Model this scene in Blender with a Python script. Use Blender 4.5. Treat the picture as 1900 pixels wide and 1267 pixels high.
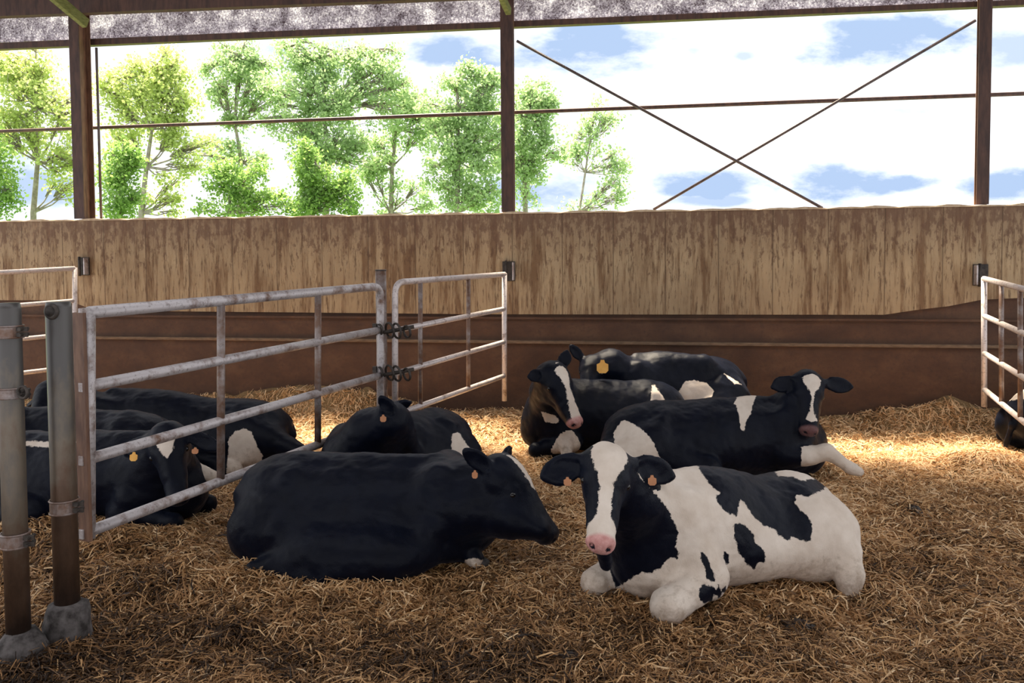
import bpy, bmesh, math, random
import numpy as np
from mathutils import Vector, Matrix

random.seed(7)
RNG = np.random.default_rng(11)
for o in list(bpy.data.objects):
    bpy.data.objects.remove(o, do_unlink=True)
scene = bpy.context.scene
COL = scene.collection

# ---------------------------------------------------------------- camera
F_PX, CX, CY = 1500.0, 950.0, 545.0          # focal length / principal point in photo pixels
CAM_H = 2.19
PITCH, ROLL = math.radians(-2.48), math.radians(0.39)
cam_data = bpy.data.cameras.new('camera')
cam = bpy.data.objects.new('camera', cam_data)
COL.objects.link(cam)
cam.location = (0, 0, CAM_H)
R_cam = Matrix.Rotation(math.radians(90) + PITCH, 3, 'X') @ Matrix.Rotation(-ROLL, 3, 'Z')
cam.rotation_euler = R_cam.to_euler()
cam_data.sensor_width = 36.0
cam_data.lens = F_PX / 1900.0 * 36.0
cam_data.shift_y = -(633.5 - CY) / 1900.0
cam_data.clip_end = 500
scene.camera = cam
RC = np.array(R_cam)
CAMP = np.array([0, 0, CAM_H])

def ray(px, py):
    d = RC @ np.array([(px - CX) / F_PX, -(py - CY) / F_PX, -1.0])
    return d / d[1]
def P(px, py, Y):                       # point of the world seen at a pixel, Y metres in front
    return CAMP + ray(px, py) * Y
def G(px, py, z=0.0):                   # point of the ground seen at a pixel
    d = ray(px, py)
    return CAMP + d * ((z - CAM_H) / d[2])
def PROJ(p):                            # world points -> pixels
    q = (np.asarray(p) - CAMP) @ RC
    return CX + F_PX * q[..., 0] / -q[..., 2], CY - F_PX * q[..., 1] / -q[..., 2]

WY0, WK = 10.8, 0.165                   # inner face of the barn wall: Y = WY0 - WK X
def wallY(x): return WY0 - WK * x
def W(px, py, off=0.0):                 # point on the wall plane, off metres towards the camera
    d = ray(px, py)
    return CAMP + d * ((WY0 - off) / (1 + WK * d[0]))
WN = np.array([-WK, -1, 0]) / math.hypot(1, WK)      # wall normal into the barn
WT = np.array([1, -WK, 0]) / math.hypot(1, WK)       # along the wall to the right

ROOF_A, ROOF_B = 6.2, -.3        # inner edge of the wall-side slope (from the wall), start of the camera-side slope (Y)
# ---------------------------------------------------------------- exposure, world, sun
vs = scene.view_settings
scene.display_settings.display_device = 'sRGB'
vs.view_transform = 'Standard'; vs.look = 'None'; vs.exposure = 0.45; vs.gamma = 1.0
vs.use_curve_mapping = False

world = bpy.data.worlds.new('world'); scene.world = world
world.use_nodes = True
wn, wl = world.node_tree.nodes, world.node_tree.links
wn.clear()
def wnode(t, **kw):
    n = wn.new(t)
    for k, v in kw.items(): setattr(n, k, v)
    return n
def wmath(op, a, b=None, c=None, clamp=False):
    n = wn.new('ShaderNodeMath'); n.operation = op; n.use_clamp = clamp
    for i, v in enumerate((a, b, c)):
        if v is None: continue
        if isinstance(v, (int, float)): n.inputs[i].default_value = v
        else: wl.new(v, n.inputs[i])
    return n.outputs[0]
tc = wnode('ShaderNodeTexCoord')
sep = wnode('ShaderNodeSeparateXYZ'); wl.new(tc.outputs['Generated'], sep.inputs[0])
yy = wmath('MAXIMUM', sep.outputs[1], 0.15)
az = wmath('DIVIDE', sep.outputs[0], yy)
el = wmath('DIVIDE', sep.outputs[2], yy)
comb = wnode('ShaderNodeCombineXYZ'); wl.new(az, comb.inputs[0]); wl.new(wmath('MULTIPLY', el, 2.2), comb.inputs[1])
nz = wnode('ShaderNodeTexNoise'); nz.inputs['Scale'].default_value = 9; nz.inputs['Detail'].default_value = 7
nz.inputs['Roughness'].default_value = 0.62
wl.new(comb.outputs[0], nz.inputs['Vector'])
nzc = wmath('SUBTRACT', nz.outputs['Fac'], 0.5)
# blue-grey cloud patches: (pixel x, y, half width, half height, strength)
patches = [(1090, 95, 190, 62, 1.0), (850, 105, 130, 50, 1.0), (1640, 85, 200, 60, 1.0), (1860, 105, 120, 45, .8),
           (620, 95, 160, 60, .8), (300, 110, 170, 70, .6), (1660, 213, 110, 12, .7), (1010, 355, 170, 50, .9),
           (1330, 345, 170, 34, 1.0), (1560, 345, 130, 46, 1.0), (1680, 345, 80, 20, 1.0), (1860, 350, 110, 36, 1.0),
           (1380, 110, 30, 14, .7), (1284, 102, 22, 12, .7), (400, 260, 90, 40, .7), (60, 330, 200, 90, .9), (1340, 375, 150, 16, .9)]
acc = None
for (px, py, rx, ry, st) in patches:
    a0 = (px - 950) / 1500.0; e0 = (480 - py) / 1500.0
    u = wmath('DIVIDE', wmath('SUBTRACT', az, a0), rx / 1500.0)
    v = wmath('DIVIDE', wmath('SUBTRACT', el, e0), ry / 1500.0)
    r2 = wmath('ADD', wmath('MULTIPLY', u, u), wmath('MULTIPLY', v, v))
    f = wmath('SUBTRACT', 1.0, r2)
    f = wmath('MULTIPLY_ADD', nzc, 3.2, f)
    f = wmath('MULTIPLY', f, 1.15 * st, clamp=True)
    f = wmath('MULTIPLY', f, st)
    acc = f if acc is None else wmath('MAXIMUM', acc, f)
mixs = wnode('ShaderNodeMix', data_type='RGBA')
wl.new(acc, mixs.inputs[0])
mixs.inputs[6].default_value = (1.04, 1.06, 1.11, 1)
mixs.inputs[7].default_value = (0.37, 0.49, 0.70, 1)
bg = wnode('ShaderNodeBackground'); wl.new(mixs.outputs[2], bg.inputs[0]); bg.inputs[1].default_value = 1.0
wo = wnode('ShaderNodeOutputWorld'); wl.new(bg.outputs[0], wo.inputs[0])

sd = bpy.data.lights.new('sun', 'SUN'); sd.energy = 23.0; sd.angle = math.radians(16); sd.color = (1.0, 0.86, 0.66)
sun = bpy.data.objects.new('sun', sd); COL.objects.link(sun)
_dir = Vector((0.22, -math.cos(math.radians(70)), -math.sin(math.radians(70))))
sun.rotation_euler = _dir.to_track_quat('-Z', 'Y').to_euler()

# ---------------------------------------------------------------- helpers
def tag(o, label=None, cat=None, group=None, kind=None):
    if label: o['label'] = label
    if cat: o['category'] = cat
    if group: o['group'] = group
    if kind: o['kind'] = kind
    return o
def empty(name, loc=(0, 0, 0)):
    o = bpy.data.objects.new(name, None); COL.objects.link(o); o.location = loc
    o.empty_display_size = 0.1
    return o
def mesh_obj(name, verts, faces, mat, parent=None, smooth=False):
    me = bpy.data.meshes.new(name)
    me.from_pydata([tuple(map(float, v)) for v in verts], [], faces)
    me.update()
    if mat: me.materials.append(mat)
    if smooth: me.shade_smooth()
    o = bpy.data.objects.new(name, me); COL.objects.link(o)
    if parent is not None:
        o.parent = parent
        o.matrix_parent_inverse = Matrix.Translation(parent.location).inverted()
    return o
def fast_mesh(name, V, Q, mat, parent=None, smooth=True, attrs=None):
    me = bpy.data.meshes.new(name)
    n = len(Q); k = Q.shape[1]
    me.vertices.add(len(V)); me.vertices.foreach_set('co', np.ascontiguousarray(V, dtype=np.float32).ravel())
    me.loops.add(n * k); me.loops.foreach_set('vertex_index', np.ascontiguousarray(Q, dtype=np.int32).ravel())
    me.polygons.add(n); me.polygons.foreach_set('loop_start', np.arange(0, n * k, k, dtype=np.int32))
    me.update(calc_edges=True)
    for nm, arr in (attrs or {}).items():
        a = me.attributes.new(nm, 'FLOAT', 'POINT'); a.data.foreach_set('value', np.ascontiguousarray(arr, dtype=np.float32))
    if mat: me.materials.append(mat)
    if smooth: me.shade_smooth()
    o = bpy.data.objects.new(name, me); COL.objects.link(o)
    if parent is not None:
        o.parent = parent
        o.matrix_parent_inverse = Matrix.Translation(parent.location).inverted()
    return o
class MB:
    def __init__(s): s.v = []; s.f = []
    def add(s, vs_, fs_):
        n = len(s.v); s.v += [np.asarray(v, float) for v in vs_]; s.f += [tuple(i + n for i in f) for f in fs_]
    def obox(s, c, ax, ay, az_, hx, hy, hz):      # oriented box
        c = np.asarray(c, float); ax, ay, az_ = (np.asarray(a, float) for a in (ax, ay, az_))
        vs_ = [c + ax * hx * i + ay * hy * j + az_ * hz * k for i in (-1, 1) for j in (-1, 1) for k in (-1, 1)]
        s.add(vs_, [(0, 1, 3, 2), (4, 6, 7, 5), (0, 4, 5, 1), (2, 3, 7, 6), (0, 2, 6, 4), (1, 5, 7, 3)])
    def tube(s, pts, r, seg=12, cap=True):
        pts = [np.asarray(p, float) for p in pts]; n = len(pts)
        rs = r if isinstance(r, (list, tuple)) else [r] * n
        t0 = pts[1] - pts[0]; ref = np.array([0, 0, 1.0]) if abs(t0[2]) < .9 * np.linalg.norm(t0) else np.array([1.0, 0, 0])
        vs_, fs_ = [], []
        for i, p in enumerate(pts):
            t = pts[min(i + 1, n - 1)] - pts[max(i - 1, 0)]; t = t / np.linalg.norm(t)
            a = np.cross(t, ref); a /= np.linalg.norm(a); b = np.cross(a, t)
            for k in range(seg):
                w = 2 * math.pi * k / seg
                vs_.append(p + rs[i] * (math.cos(w) * a + math.sin(w) * b))
        for i in range(n - 1):
            for k in range(seg):
                k2 = (k + 1) % seg
                fs_.append((i * seg + k, i * seg + k2, (i + 1) * seg + k2, (i + 1) * seg + k))
        if cap:
            fs_.append(tuple(range(seg - 1, -1, -1))); fs_.append(tuple((n - 1) * seg + k for k in range(seg)))
        s.add(vs_, fs_)
    def torus(s, c, axis, R, r, seg=16, ring=8):
        axis = np.asarray(axis, float); axis /= np.linalg.norm(axis)
        ref = np.array([0, 0, 1.0]) if abs(axis[2]) < .9 else np.array([1.0, 0, 0])
        a = np.cross(axis, ref); a /= np.linalg.norm(a); b = np.cross(axis, a); vs_, fs_ = [], []
        for i in range(seg):
            w = 2 * math.pi * i / seg; d = math.cos(w) * a + math.sin(w) * b
            for k in range(ring):
                q = 2 * math.pi * k / ring
                vs_.append(c + d * (R + r * math.cos(q)) + axis * r * math.sin(q))
        for i in range(seg):
            for k in range(ring):
                fs_.append((i * ring + k, ((i + 1) % seg) * ring + k, ((i + 1) % seg) * ring + (k + 1) % ring, i * ring + (k + 1) % ring))
        s.add(vs_, fs_)
    def build(s, name, mat, parent=None, smooth=False, bevel=0):
        o = mesh_obj(name, s.v, s.f, mat, parent, smooth)
        if bevel:
            m = o.modifiers.new('bevel', 'BEVEL'); m.width = bevel; m.segments = 2; m.limit_method = 'ANGLE'
        return o
def vnoise(x, y, seed=0):                     # smooth 2-D value noise, -1..1
    xi, yi = np.floor(x).astype(np.int64), np.floor(y).astype(np.int64)
    fx, fy = x - xi, y - yi; fx = fx * fx * (3 - 2 * fx); fy = fy * fy * (3 - 2 * fy)
    def h(a, b):
        n = (a * 374761393 + b * 668265263 + seed * 1442695041) & 0xffffffff
        n = ((n ^ (n >> 13)) * 1274126177) & 0xffffffff
        return ((n ^ (n >> 16)) & 0xffff) / 32767.5 - 1
    return (h(xi, yi) * (1 - fx) + h(xi + 1, yi) * fx) * (1 - fy) + (h(xi, yi + 1) * (1 - fx) + h(xi + 1, yi + 1) * fx) * fy

# ---------------------------------------------------------------- materials
def new_mat(name):
    m = bpy.data.materials.new(name); m.use_nodes = True
    nt = m.node_tree; b = nt.nodes['Principled BSDF']
    return m, nt, b
def N(nt, t, ins=None, **kw):
    n = nt.nodes.new(t)
    for k, v in kw.items(): setattr(n, k, v)
    for k, v in (ins or {}).items():
        if hasattr(v, 'is_linked') or isinstance(v, bpy.types.NodeSocket): nt.links.new(v, n.inputs[k])
        else: n.inputs[k].default_value = v
    return n
def ramp(nt, fac, stops):
    n = nt.nodes.new('ShaderNodeValToRGB'); nt.links.new(fac, n.inputs[0])
    e = n.color_ramp.elements
    while len(e) < len(stops): e.new(.5)
    for i, (p, c) in enumerate(stops):
        e[i].position = p; e[i].color = tuple(c) + (1,) if len(c) == 3 else c
    return n.outputs[0]
def mixc(nt, f, a, b, mode='MIX'):
    n = nt.nodes.new('ShaderNodeMix'); n.data_type = 'RGBA'; n.blend_type = mode
    for i, v in ((0, f), (6, a), (7, b)):
        if isinstance(v, bpy.types.NodeSocket): nt.links.new(v, n.inputs[i])
        elif isinstance(v, (int, float)): n.inputs[i].default_value = v
        else: n.inputs[i].default_value = tuple(v) + (1,)
    return n.outputs[2]
def mth(nt, op, a, b=None, clamp=False):
    n = nt.nodes.new('ShaderNodeMath'); n.operation = op; n.use_clamp = clamp
    for i, v in enumerate((a, b)):
        if v is None: continue
        if isinstance(v, bpy.types.NodeSocket): nt.links.new(v, n.inputs[i])
        else: n.inputs[i].default_value = v
    return n.outputs[0]
def noise(nt, scale, detail=4, rough=.55, vec=None, stretch=None):
    n = N(nt, 'ShaderNodeTexNoise'); n.inputs['Scale'].default_value = scale; n.inputs['Detail'].default_value = detail
    n.inputs['Roughness'].default_value = rough
    if vec is None: vec = N(nt, 'ShaderNodeTexCoord').outputs['Object']
    if stretch:
        mp = N(nt, 'ShaderNodeMapping'); mp.inputs['Scale'].default_value = stretch; nt.links.new(vec, mp.inputs[0]); vec = mp.outputs[0]
    nt.links.new(vec, n.inputs['Vector'])
    return n.outputs['Fac']
def bump(nt, b, h, strength=.3, dist=.01):
    n = N(nt, 'ShaderNodeBump'); n.inputs['Strength'].default_value = strength; n.inputs['Distance'].default_value = dist
    nt.links.new(h, n.inputs['Height']); nt.links.new(n.outputs[0], b.inputs['Normal'])
def simple(name, c1, c2, scale=8, rough=.6, metal=0, stretch=None, bstr=.2, detail=5):
    m, nt, b = new_mat(name)
    f = noise(nt, scale, detail, .6, stretch=stretch)
    nt.links.new(ramp(nt, f, [(.35, c1), (.65, c2)]), b.inputs['Base Color'])
    b.inputs['Roughness'].default_value = rough; b.inputs['Metallic'].default_value = metal
    if bstr: bump(nt, b, f, bstr)
    return m
M = {}
M['rust'] = simple('painted_steel', (.035, .014, .009), (.085, .036, .022), 6, .6, 0, (3, 3, .6))
M['rustlight'] = simple('weathered_primer_steel', (.10, .045, .028), (.21, .11, .065), 9, .6, 0, (3, 3, .5))
M['rod'] = simple('dark_steel_rod', (.05, .03, .028), (.10, .07, .065), 6, .6)
M['wood'] = simple('green_timber', (.10, .10, .03), (.2, .2, .075), 14, .8, 0, (1, 1, 5))
M['hinge'] = simple('dark_iron', (.02, .016, .014), (.07, .055, .045), 20, .6, .3)
M['concrete'] = simple('concrete_foot', (.022, .017, .015), (.13, .115, .11), 14, .9, bstr=.8)
M['hoof'] = simple('hoof_horn', (.02, .017, .015), (.05, .04, .035), 20, .6)
M['tagy'] = simple('yellow_plastic', (.75, .36, .06), (.85, .45, .09), 12, .5, bstr=0)
M['tago'] = simple('orange_plastic', (.42, .17, .07), (.52, .22, .09), 12, .5, bstr=0)
M['dung'] = simple('wet_dung', (.010, .006, .005), (.035, .02, .013), 22, .35, bstr=.8)
M['eye'] = simple('eye', (.004, .003, .004), (.01, .007, .006), 5, .08, bstr=0)
M['rope'] = simple('pale_cord', (.6, .55, .5), (.7, .66, .6), 5, .7, bstr=0)

def pipe_mat(name, dirt=.5, base=(.42, .40, .41)):
    m, nt, b = new_mat(name)
    f = noise(nt, 7, 6, .65); g = noise(nt, 45, 3, .6)
    c = mixc(nt, ramp(nt, f, [(.62 - .35 * dirt, (0, 0, 0)), (.80 - .3 * dirt, (1, 1, 1))]), base, (.16, .09, .06))
    c = mixc(nt, ramp(nt, g, [(.55, (0, 0, 0)), (.75, (.7, .7, .7))]), c, (.10, .07, .055))
    nt.links.new(c, b.inputs['Base Color']); b.inputs['Metallic'].default_value = .35
    b.inputs['Roughness'].default_value = .48; bump(nt, b, g, .15)
    return m
M['pipe'] = pipe_mat('galvanised_pipe', .38, (.50, .46, .46))
M['pipeworn'] = pipe_mat('galvanised_pipe_soiled', .75, (.30, .26, .25))
M['pipeclean'] = pipe_mat('galvanised_pipe_pale', .2, (.62, .55, .53))
def post_mat():
    m, nt, b = new_mat('soiled_galvanised_post')
    geo = N(nt, 'ShaderNodeNewGeometry'); sp = N(nt, 'ShaderNodeSeparateXYZ'); nt.links.new(geo.outputs['Position'], sp.inputs[0])
    f = noise(nt, 5, 7, .65, stretch=(1, 1, .45))
    h = mth(nt, 'MULTIPLY', sp.outputs[2], -.42)
    t = mth(nt, 'ADD', mth(nt, 'ADD', f, h), .20)
    c = ramp(nt, t, [(.05, (.085, .078, .074)), (.24, (.15, .12, .09)), (.40, (.11, .065, .042)), (.62, (.04, .023, .016))])
    nt.links.new(c, b.inputs['Base Color']); b.inputs['Metallic'].default_value = .4; b.inputs['Roughness'].default_value = .42
    bump(nt, b, f, .4)
    return m
M['post'] = post_mat()

def wall_upper_mat():
    m, nt, b = new_mat('stained_concrete_panel')
    tcn = N(nt, 'ShaderNodeTexCoord').outputs['Object']
    broad = noise(nt, 1.3, 4, .6, tcn)
    st = noise(nt, 8, 8, .68, tcn, (1, 1, .09))           # long vertical runs
    fine = noise(nt, 34, 5, .7, tcn, (1, 1, .12))
    blot = noise(nt, 15, 6, .7, tcn, (1, 1, .45))
    c = ramp(nt, broad, [(.3, (.30, .205, .115)), (.7, (.44, .32, .185))])
    c = mixc(nt, ramp(nt, st, [(.48, (0, 0, 0)), (.60, (.85, .85, .85))]), c, (.15, .078, .035))
    c = mixc(nt, ramp(nt, fine, [(.54, (0, 0, 0)), (.64, (.75, .75, .75))]), c, (.085, .04, .018))
    # dark splashes, thicker under the coping
    sp = N(nt, 'ShaderNodeSeparateXYZ'); nt.links.new(tcn, sp.inputs[0])
    hz = mth(nt, 'MULTIPLY', mth(nt, 'SUBTRACT', sp.outputs[2], 2.25), .22)
    bl = mth(nt, 'ADD', blot, hz)
    c = mixc(nt, ramp(nt, bl, [(.54, (0, 0, 0)), (.62, (.7, .7, .7))]), c, (.11, .052, .028))
    grime = ramp(nt, mth(nt, 'ADD', mth(nt, 'MULTIPLY', mth(nt, 'SUBTRACT', sp.outputs[2], 2.2), .55), mth(nt, 'MULTIPLY', broad, .35)), [(.2, (0, 0, 0)), (.55, (.6, .6, .6))])
    c = mixc(nt, grime, c, (.17, .10, .065))
    # cast joints
    wv = mth(nt, 'FRACT', mth(nt, 'DIVIDE', sp.outputs[0], 0.66))
    jt = mth(nt, 'LESS_THAN', wv, .022)
    c = mixc(nt, mth(nt, 'MULTIPLY', jt, .6), c, (.08, .045, .025))
    nt.links.new(c, b.inputs['Base Color']); b.inputs['Roughness'].default_value = .85
    rib = mth(nt, 'SINE', mth(nt, 'MULTIPLY', sp.outputs[0], 38.))
    bump(nt, b, mth(nt, 'ADD', fine, mth(nt, 'MULTIPLY', rib, .5)), .45, .012)
    return m
M['wall_up'] = wall_upper_mat()
def wall_low_mat():
    m, nt, b = new_mat('dung_stained_lower_wall')
    f = noise(nt, 2.2, 6, .62, stretch=(1, 1, 1.6)); g = noise(nt, 22, 5, .65)
    c = ramp(nt, f, [(.3, (.055, .023, .011)), (.55, (.085, .038, .018)), (.8, (.125, .064, .032))])
    c = mixc(nt, ramp(nt, g, [(.5, (0, 0, 0)), (.75, (.6, .6, .6))]), c, (.045, .022, .014))
    nt.links.new(c, b.inputs['Base Color']); b.inputs['Roughness'].default_value = .75
    bump(nt, b, g, .5, .01)
    return m
M['wall_low'] = wall_low_mat()
M['ledge'] = simple('dusty_ledge', (.12, .075, .045), (.20, .13, .08), 10, .85, 0, (1, 1, 4))
M['coping'] = simple('dusty_coping', (.45, .32, .2), (.6, .47, .32), 18, .9)
def sheet_mat():
    m, nt, b = new_mat('grimy_translucent_sheet')
    f = noise(nt, 42, 5, .85); g = noise(nt, 4, 4, .6)
    t = mth(nt, 'ADD', f, mth(nt, 'MULTIPLY', g, .35))
    c = ramp(nt, t, [(.56, (.06, .04, .05)), (.62, (.28, .26, .31)), (.72, (.46, .45, .54)), (.79, (.95, .94, .98))])
    nt.links.new(c, b.inputs['Base Color']); b.inputs['Roughness'].default_value = .5
    tr = N(nt, 'ShaderNodeBsdfTranslucent'); nt.links.new(c, tr.inputs[0])
    mx = N(nt, 'ShaderNodeMixShader'); mx.inputs[0].default_value = .75
    nt.links.new(b.outputs[0], mx.inputs[1]); nt.links.new(tr.outputs[0], mx.inputs[2])
    nt.links.new(mx.outputs[0], nt.nodes['Material Output'].inputs[0])
    return m
M['sheet'] = sheet_mat()
def floor_mat():
    m, nt, b = new_mat('trodden_bedding')
    at = N(nt, 'ShaderNodeAttribute', attribute_name='tone').outputs['Fac']
    f = noise(nt, 30, 6, .75); g = noise(nt, 90, 3, .7, stretch=(1, .4, 1))
    t = mth(nt, 'ADD', mth(nt, 'ADD', at, mth(nt, 'MULTIPLY', mth(nt, 'SUBTRACT', f, .5), .8)), mth(nt, 'MULTIPLY', mth(nt, 'SUBTRACT', g, .5), .5))
    c = ramp(nt, t, [(.05, (.012, .007, .005)), (.35, (.07, .04, .02)), (.6, (.24, .15, .065)), (.95, (.5, .33, .15))])
    nt.links.new(c, b.inputs['Base Color']); b.inputs['Roughness'].default_value = .9; bump(nt, b, f, .9, .03)
    return m
M['floor'] = floor_mat()
def straw_mat():
    m, nt, b = new_mat('straw')
    at = N(nt, 'ShaderNodeAttribute', attribute_name='tone').outputs['Fac']
    c = ramp(nt, at, [(.0, (.022, .011, .006)), (.26, (.11, .057, .024)), (.52, (.42, .225, .095)), (.78, (.74, .455, .21)), (1, (.95, .71, .43))])
    nt.links.new(c, b.inputs['Base Color']); b.inputs['Roughness'].default_value = .5
    b.inputs['Specular IOR Level'].default_value = .35
    tr = N(nt, 'ShaderNodeBsdfTranslucent'); nt.links.new(c, tr.inputs[0])
    mx = N(nt, 'ShaderNodeMixShader'); mx.inputs[0].default_value = .25
    nt.links.new(b.outputs[0], mx.inputs[1]); nt.links.new(tr.outputs[0], mx.inputs[2])
    nt.links.new(mx.outputs[0], nt.nodes['Material Output'].inputs[0])
    return m
M['straw'] = straw_mat()
def leaf_mat(name, c1, c2, tl=.55):
    m, nt, b = new_mat(name)
    at = N(nt, 'ShaderNodeAttribute', attribute_name='tone').outputs['Fac']
    c = ramp(nt, at, [(0, c1), (1, c2)])
    nt.links.new(c, b.inputs['Base Color']); b.inputs['Roughness'].default_value = .5
    tr = N(nt, 'ShaderNodeBsdfTranslucent'); nt.links.new(c, tr.inputs[0])
    mx = N(nt, 'ShaderNodeMixShader'); mx.inputs[0].default_value = tl
    nt.links.new(b.outputs[0], mx.inputs[1]); nt.links.new(tr.outputs[0], mx.inputs[2])
    nt.links.new(mx.outputs[0], nt.nodes['Material Output'].inputs[0])
    return m
M['leaf_y'] = leaf_mat('yellow_green_leaves', (.36, .47, .13), (.68, .77, .34))
M['leaf_g'] = leaf_mat('green_leaves', (.26, .40, .17), (.58, .74, .42))
M['leaf_d'] = leaf_mat('deep_green_leaves', (.15, .29, .07), (.38, .56, .17))
M['bark'] = simple('pale_bark', (.22, .18, .17), (.42, .37, .36), 6, .8)
M['grass'] = simple('field_grass', (.05, .10, .02), (.12, .2, .04), 3, .9)

def coat_mat():
    m, nt, b = new_mat('holstein_coat')
    pat = N(nt, 'ShaderNodeAttribute', attribute_name='pat').outputs['Fac']
    pink = N(nt, 'ShaderNodeAttribute', attribute_name='pink').outputs['Fac']
    geo = N(nt, 'ShaderNodeNewGeometry').outputs['Position']
    e1 = noise(nt, 26, 5, .65, geo); e2 = noise(nt, 150, 3, .6, geo)
    v = mth(nt, 'ADD', pat, mth(nt, 'ADD', mth(nt, 'MULTIPLY', mth(nt, 'SUBTRACT', e1, .5), .05), mth(nt, 'MULTIPLY', mth(nt, 'SUBTRACT', e2, .5), .015)))
    w = mth(nt, 'ADD', mth(nt, 'MULTIPLY', v, 160.), .5, clamp=True)
    soft = noise(nt, 5, 4, .6, geo)
    wc = ramp(nt, soft, [(.3, (.60, .50, .41)), (.7, (.74, .65, .56))])
    sp = N(nt, 'ShaderNodeSeparateXYZ'); nt.links.new(geo, sp.inputs[0])
    d = mth(nt, 'ADD', noise(nt, 16, 6, .7, geo), mth(nt, 'MULTIPLY', sp.outputs[2], -.9))
    dirt = ramp(nt, d, [(.30, (0, 0, 0)), (.55, (.6, .6, .6))])
    wc = mixc(nt, dirt, wc, (.25, .17, .11))
    bc = ramp(nt, soft, [(.3, (.0010, .0018, .006)), (.7, (.0024, .004, .011))])
    c = mixc(nt, w, bc, wc)
    pk = ramp(nt, e1, [(.4, (.50, .22, .20)), (.62, (.62, .33, .30))])
    c = mixc(nt, pink, c, pk)
    nt.links.new(c, b.inputs['Base Color'])
    b.inputs['Roughness'].default_value = .42
    nt.links.new(mth(nt, 'ADD', mth(nt, 'MULTIPLY', w, .3), .38), b.inputs['Roughness'])
    b.inputs['Specular IOR Level'].default_value = .12
    hair = noise(nt, 220, 2, .6, geo, (1, 1, .35))
    bump(nt, b, mth(nt, 'ADD', mth(nt, 'MULTIPLY', soft, .9), mth(nt, 'MULTIPLY', hair, .3)), .4, .02)
    b.inputs['Sheen Weight'].default_value = .035; b.inputs['Sheen Tint'].default_value = (.6, .7, 1, 1)
    return m
M['coat'] = coat_mat()

# ---------------------------------------------------------------- ground relief
heaps = []     # x, y, rx, ry, h
def heap(px, py, rx, ry, h):
    g = G(px, py); heaps.append((g[0], g[1], rx, ry, h))
heap(1690, 800, .9, .45, .17); heap(1800, 800, .6, .5, .20)
heap(560, 765, .75, .5, .26); heap(400, 765, .8, .35, .12); heap(670, 772, .8, .5, .24); heap(900, 800, .8, .5, .12)
heap(1550, 885, .25, .18, .10); heap(300, 1090, .9, .5, .12); heap(60, 1010, .5, .4, .12); heap(230, 1030, .45, .3, .1)
heap(1850, 870, .6, .4, .15)
def H(x, y):
    x = np.asarray(x, float); y = np.asarray(y, float)
    z = .035 * vnoise(x * .9, y * .9, 3) + .03 * vnoise(x * 2.3, y * 2.3, 5) + .018 * vnoise(x * 6, y * 6, 9)
    dw = np.clip(1 - (wallY(x) - y) / 1.5, 0, 1)
    z = z + .12 * dw * dw
    for (hx, hy, rx, ry, h) in heaps:
        z = z + h * np.exp(-((x - hx) / rx) ** 2 - ((y - hy) / ry) ** 2) * (1 + .25 * vnoise(x * 5, y * 5, 21))
    return z
def TONE(x, y):          # straw freshness plus painted-in brightness towards the wall: 0 dung-dark, 1 gold
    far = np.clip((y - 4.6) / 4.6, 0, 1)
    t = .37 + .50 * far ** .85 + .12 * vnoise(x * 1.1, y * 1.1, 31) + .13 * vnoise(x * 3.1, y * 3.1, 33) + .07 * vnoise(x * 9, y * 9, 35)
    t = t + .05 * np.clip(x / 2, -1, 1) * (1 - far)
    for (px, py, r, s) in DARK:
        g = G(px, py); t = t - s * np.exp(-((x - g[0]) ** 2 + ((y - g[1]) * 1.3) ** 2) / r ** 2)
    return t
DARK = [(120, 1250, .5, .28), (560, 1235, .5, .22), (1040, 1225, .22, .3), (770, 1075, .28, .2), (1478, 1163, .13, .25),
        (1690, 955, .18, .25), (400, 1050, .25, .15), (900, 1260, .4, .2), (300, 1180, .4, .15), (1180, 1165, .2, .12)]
gx = np.arange(-9.5, 9.6, .05); gy = np.arange(1.2, 13.2, .05)
GX, GY = np.meshgrid(gx, gy, indexing='ij')
keep = GY < wallY(GX) + .12
nX, nY = GX.shape
idx = np.arange(nX * nY).reshape(nX, nY)
q = np.stack([idx[:-1, :-1], idx[1:, :-1], idx[1:, 1:], idx[:-1, 1:]], -1).reshape(-1, 4)
kq = keep[:-1, :-1].reshape(-1) & keep[1:, 1:].reshape(-1)
V = np.stack([GX, GY, H(GX, GY)], -1).reshape(-1, 3)
q = q[kq]; used = np.unique(q); remap = -np.ones(len(V), int); remap[used] = np.arange(len(used))
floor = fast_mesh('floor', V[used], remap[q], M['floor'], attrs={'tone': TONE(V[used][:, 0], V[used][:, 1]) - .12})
tag(floor, kind='structure')

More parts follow.
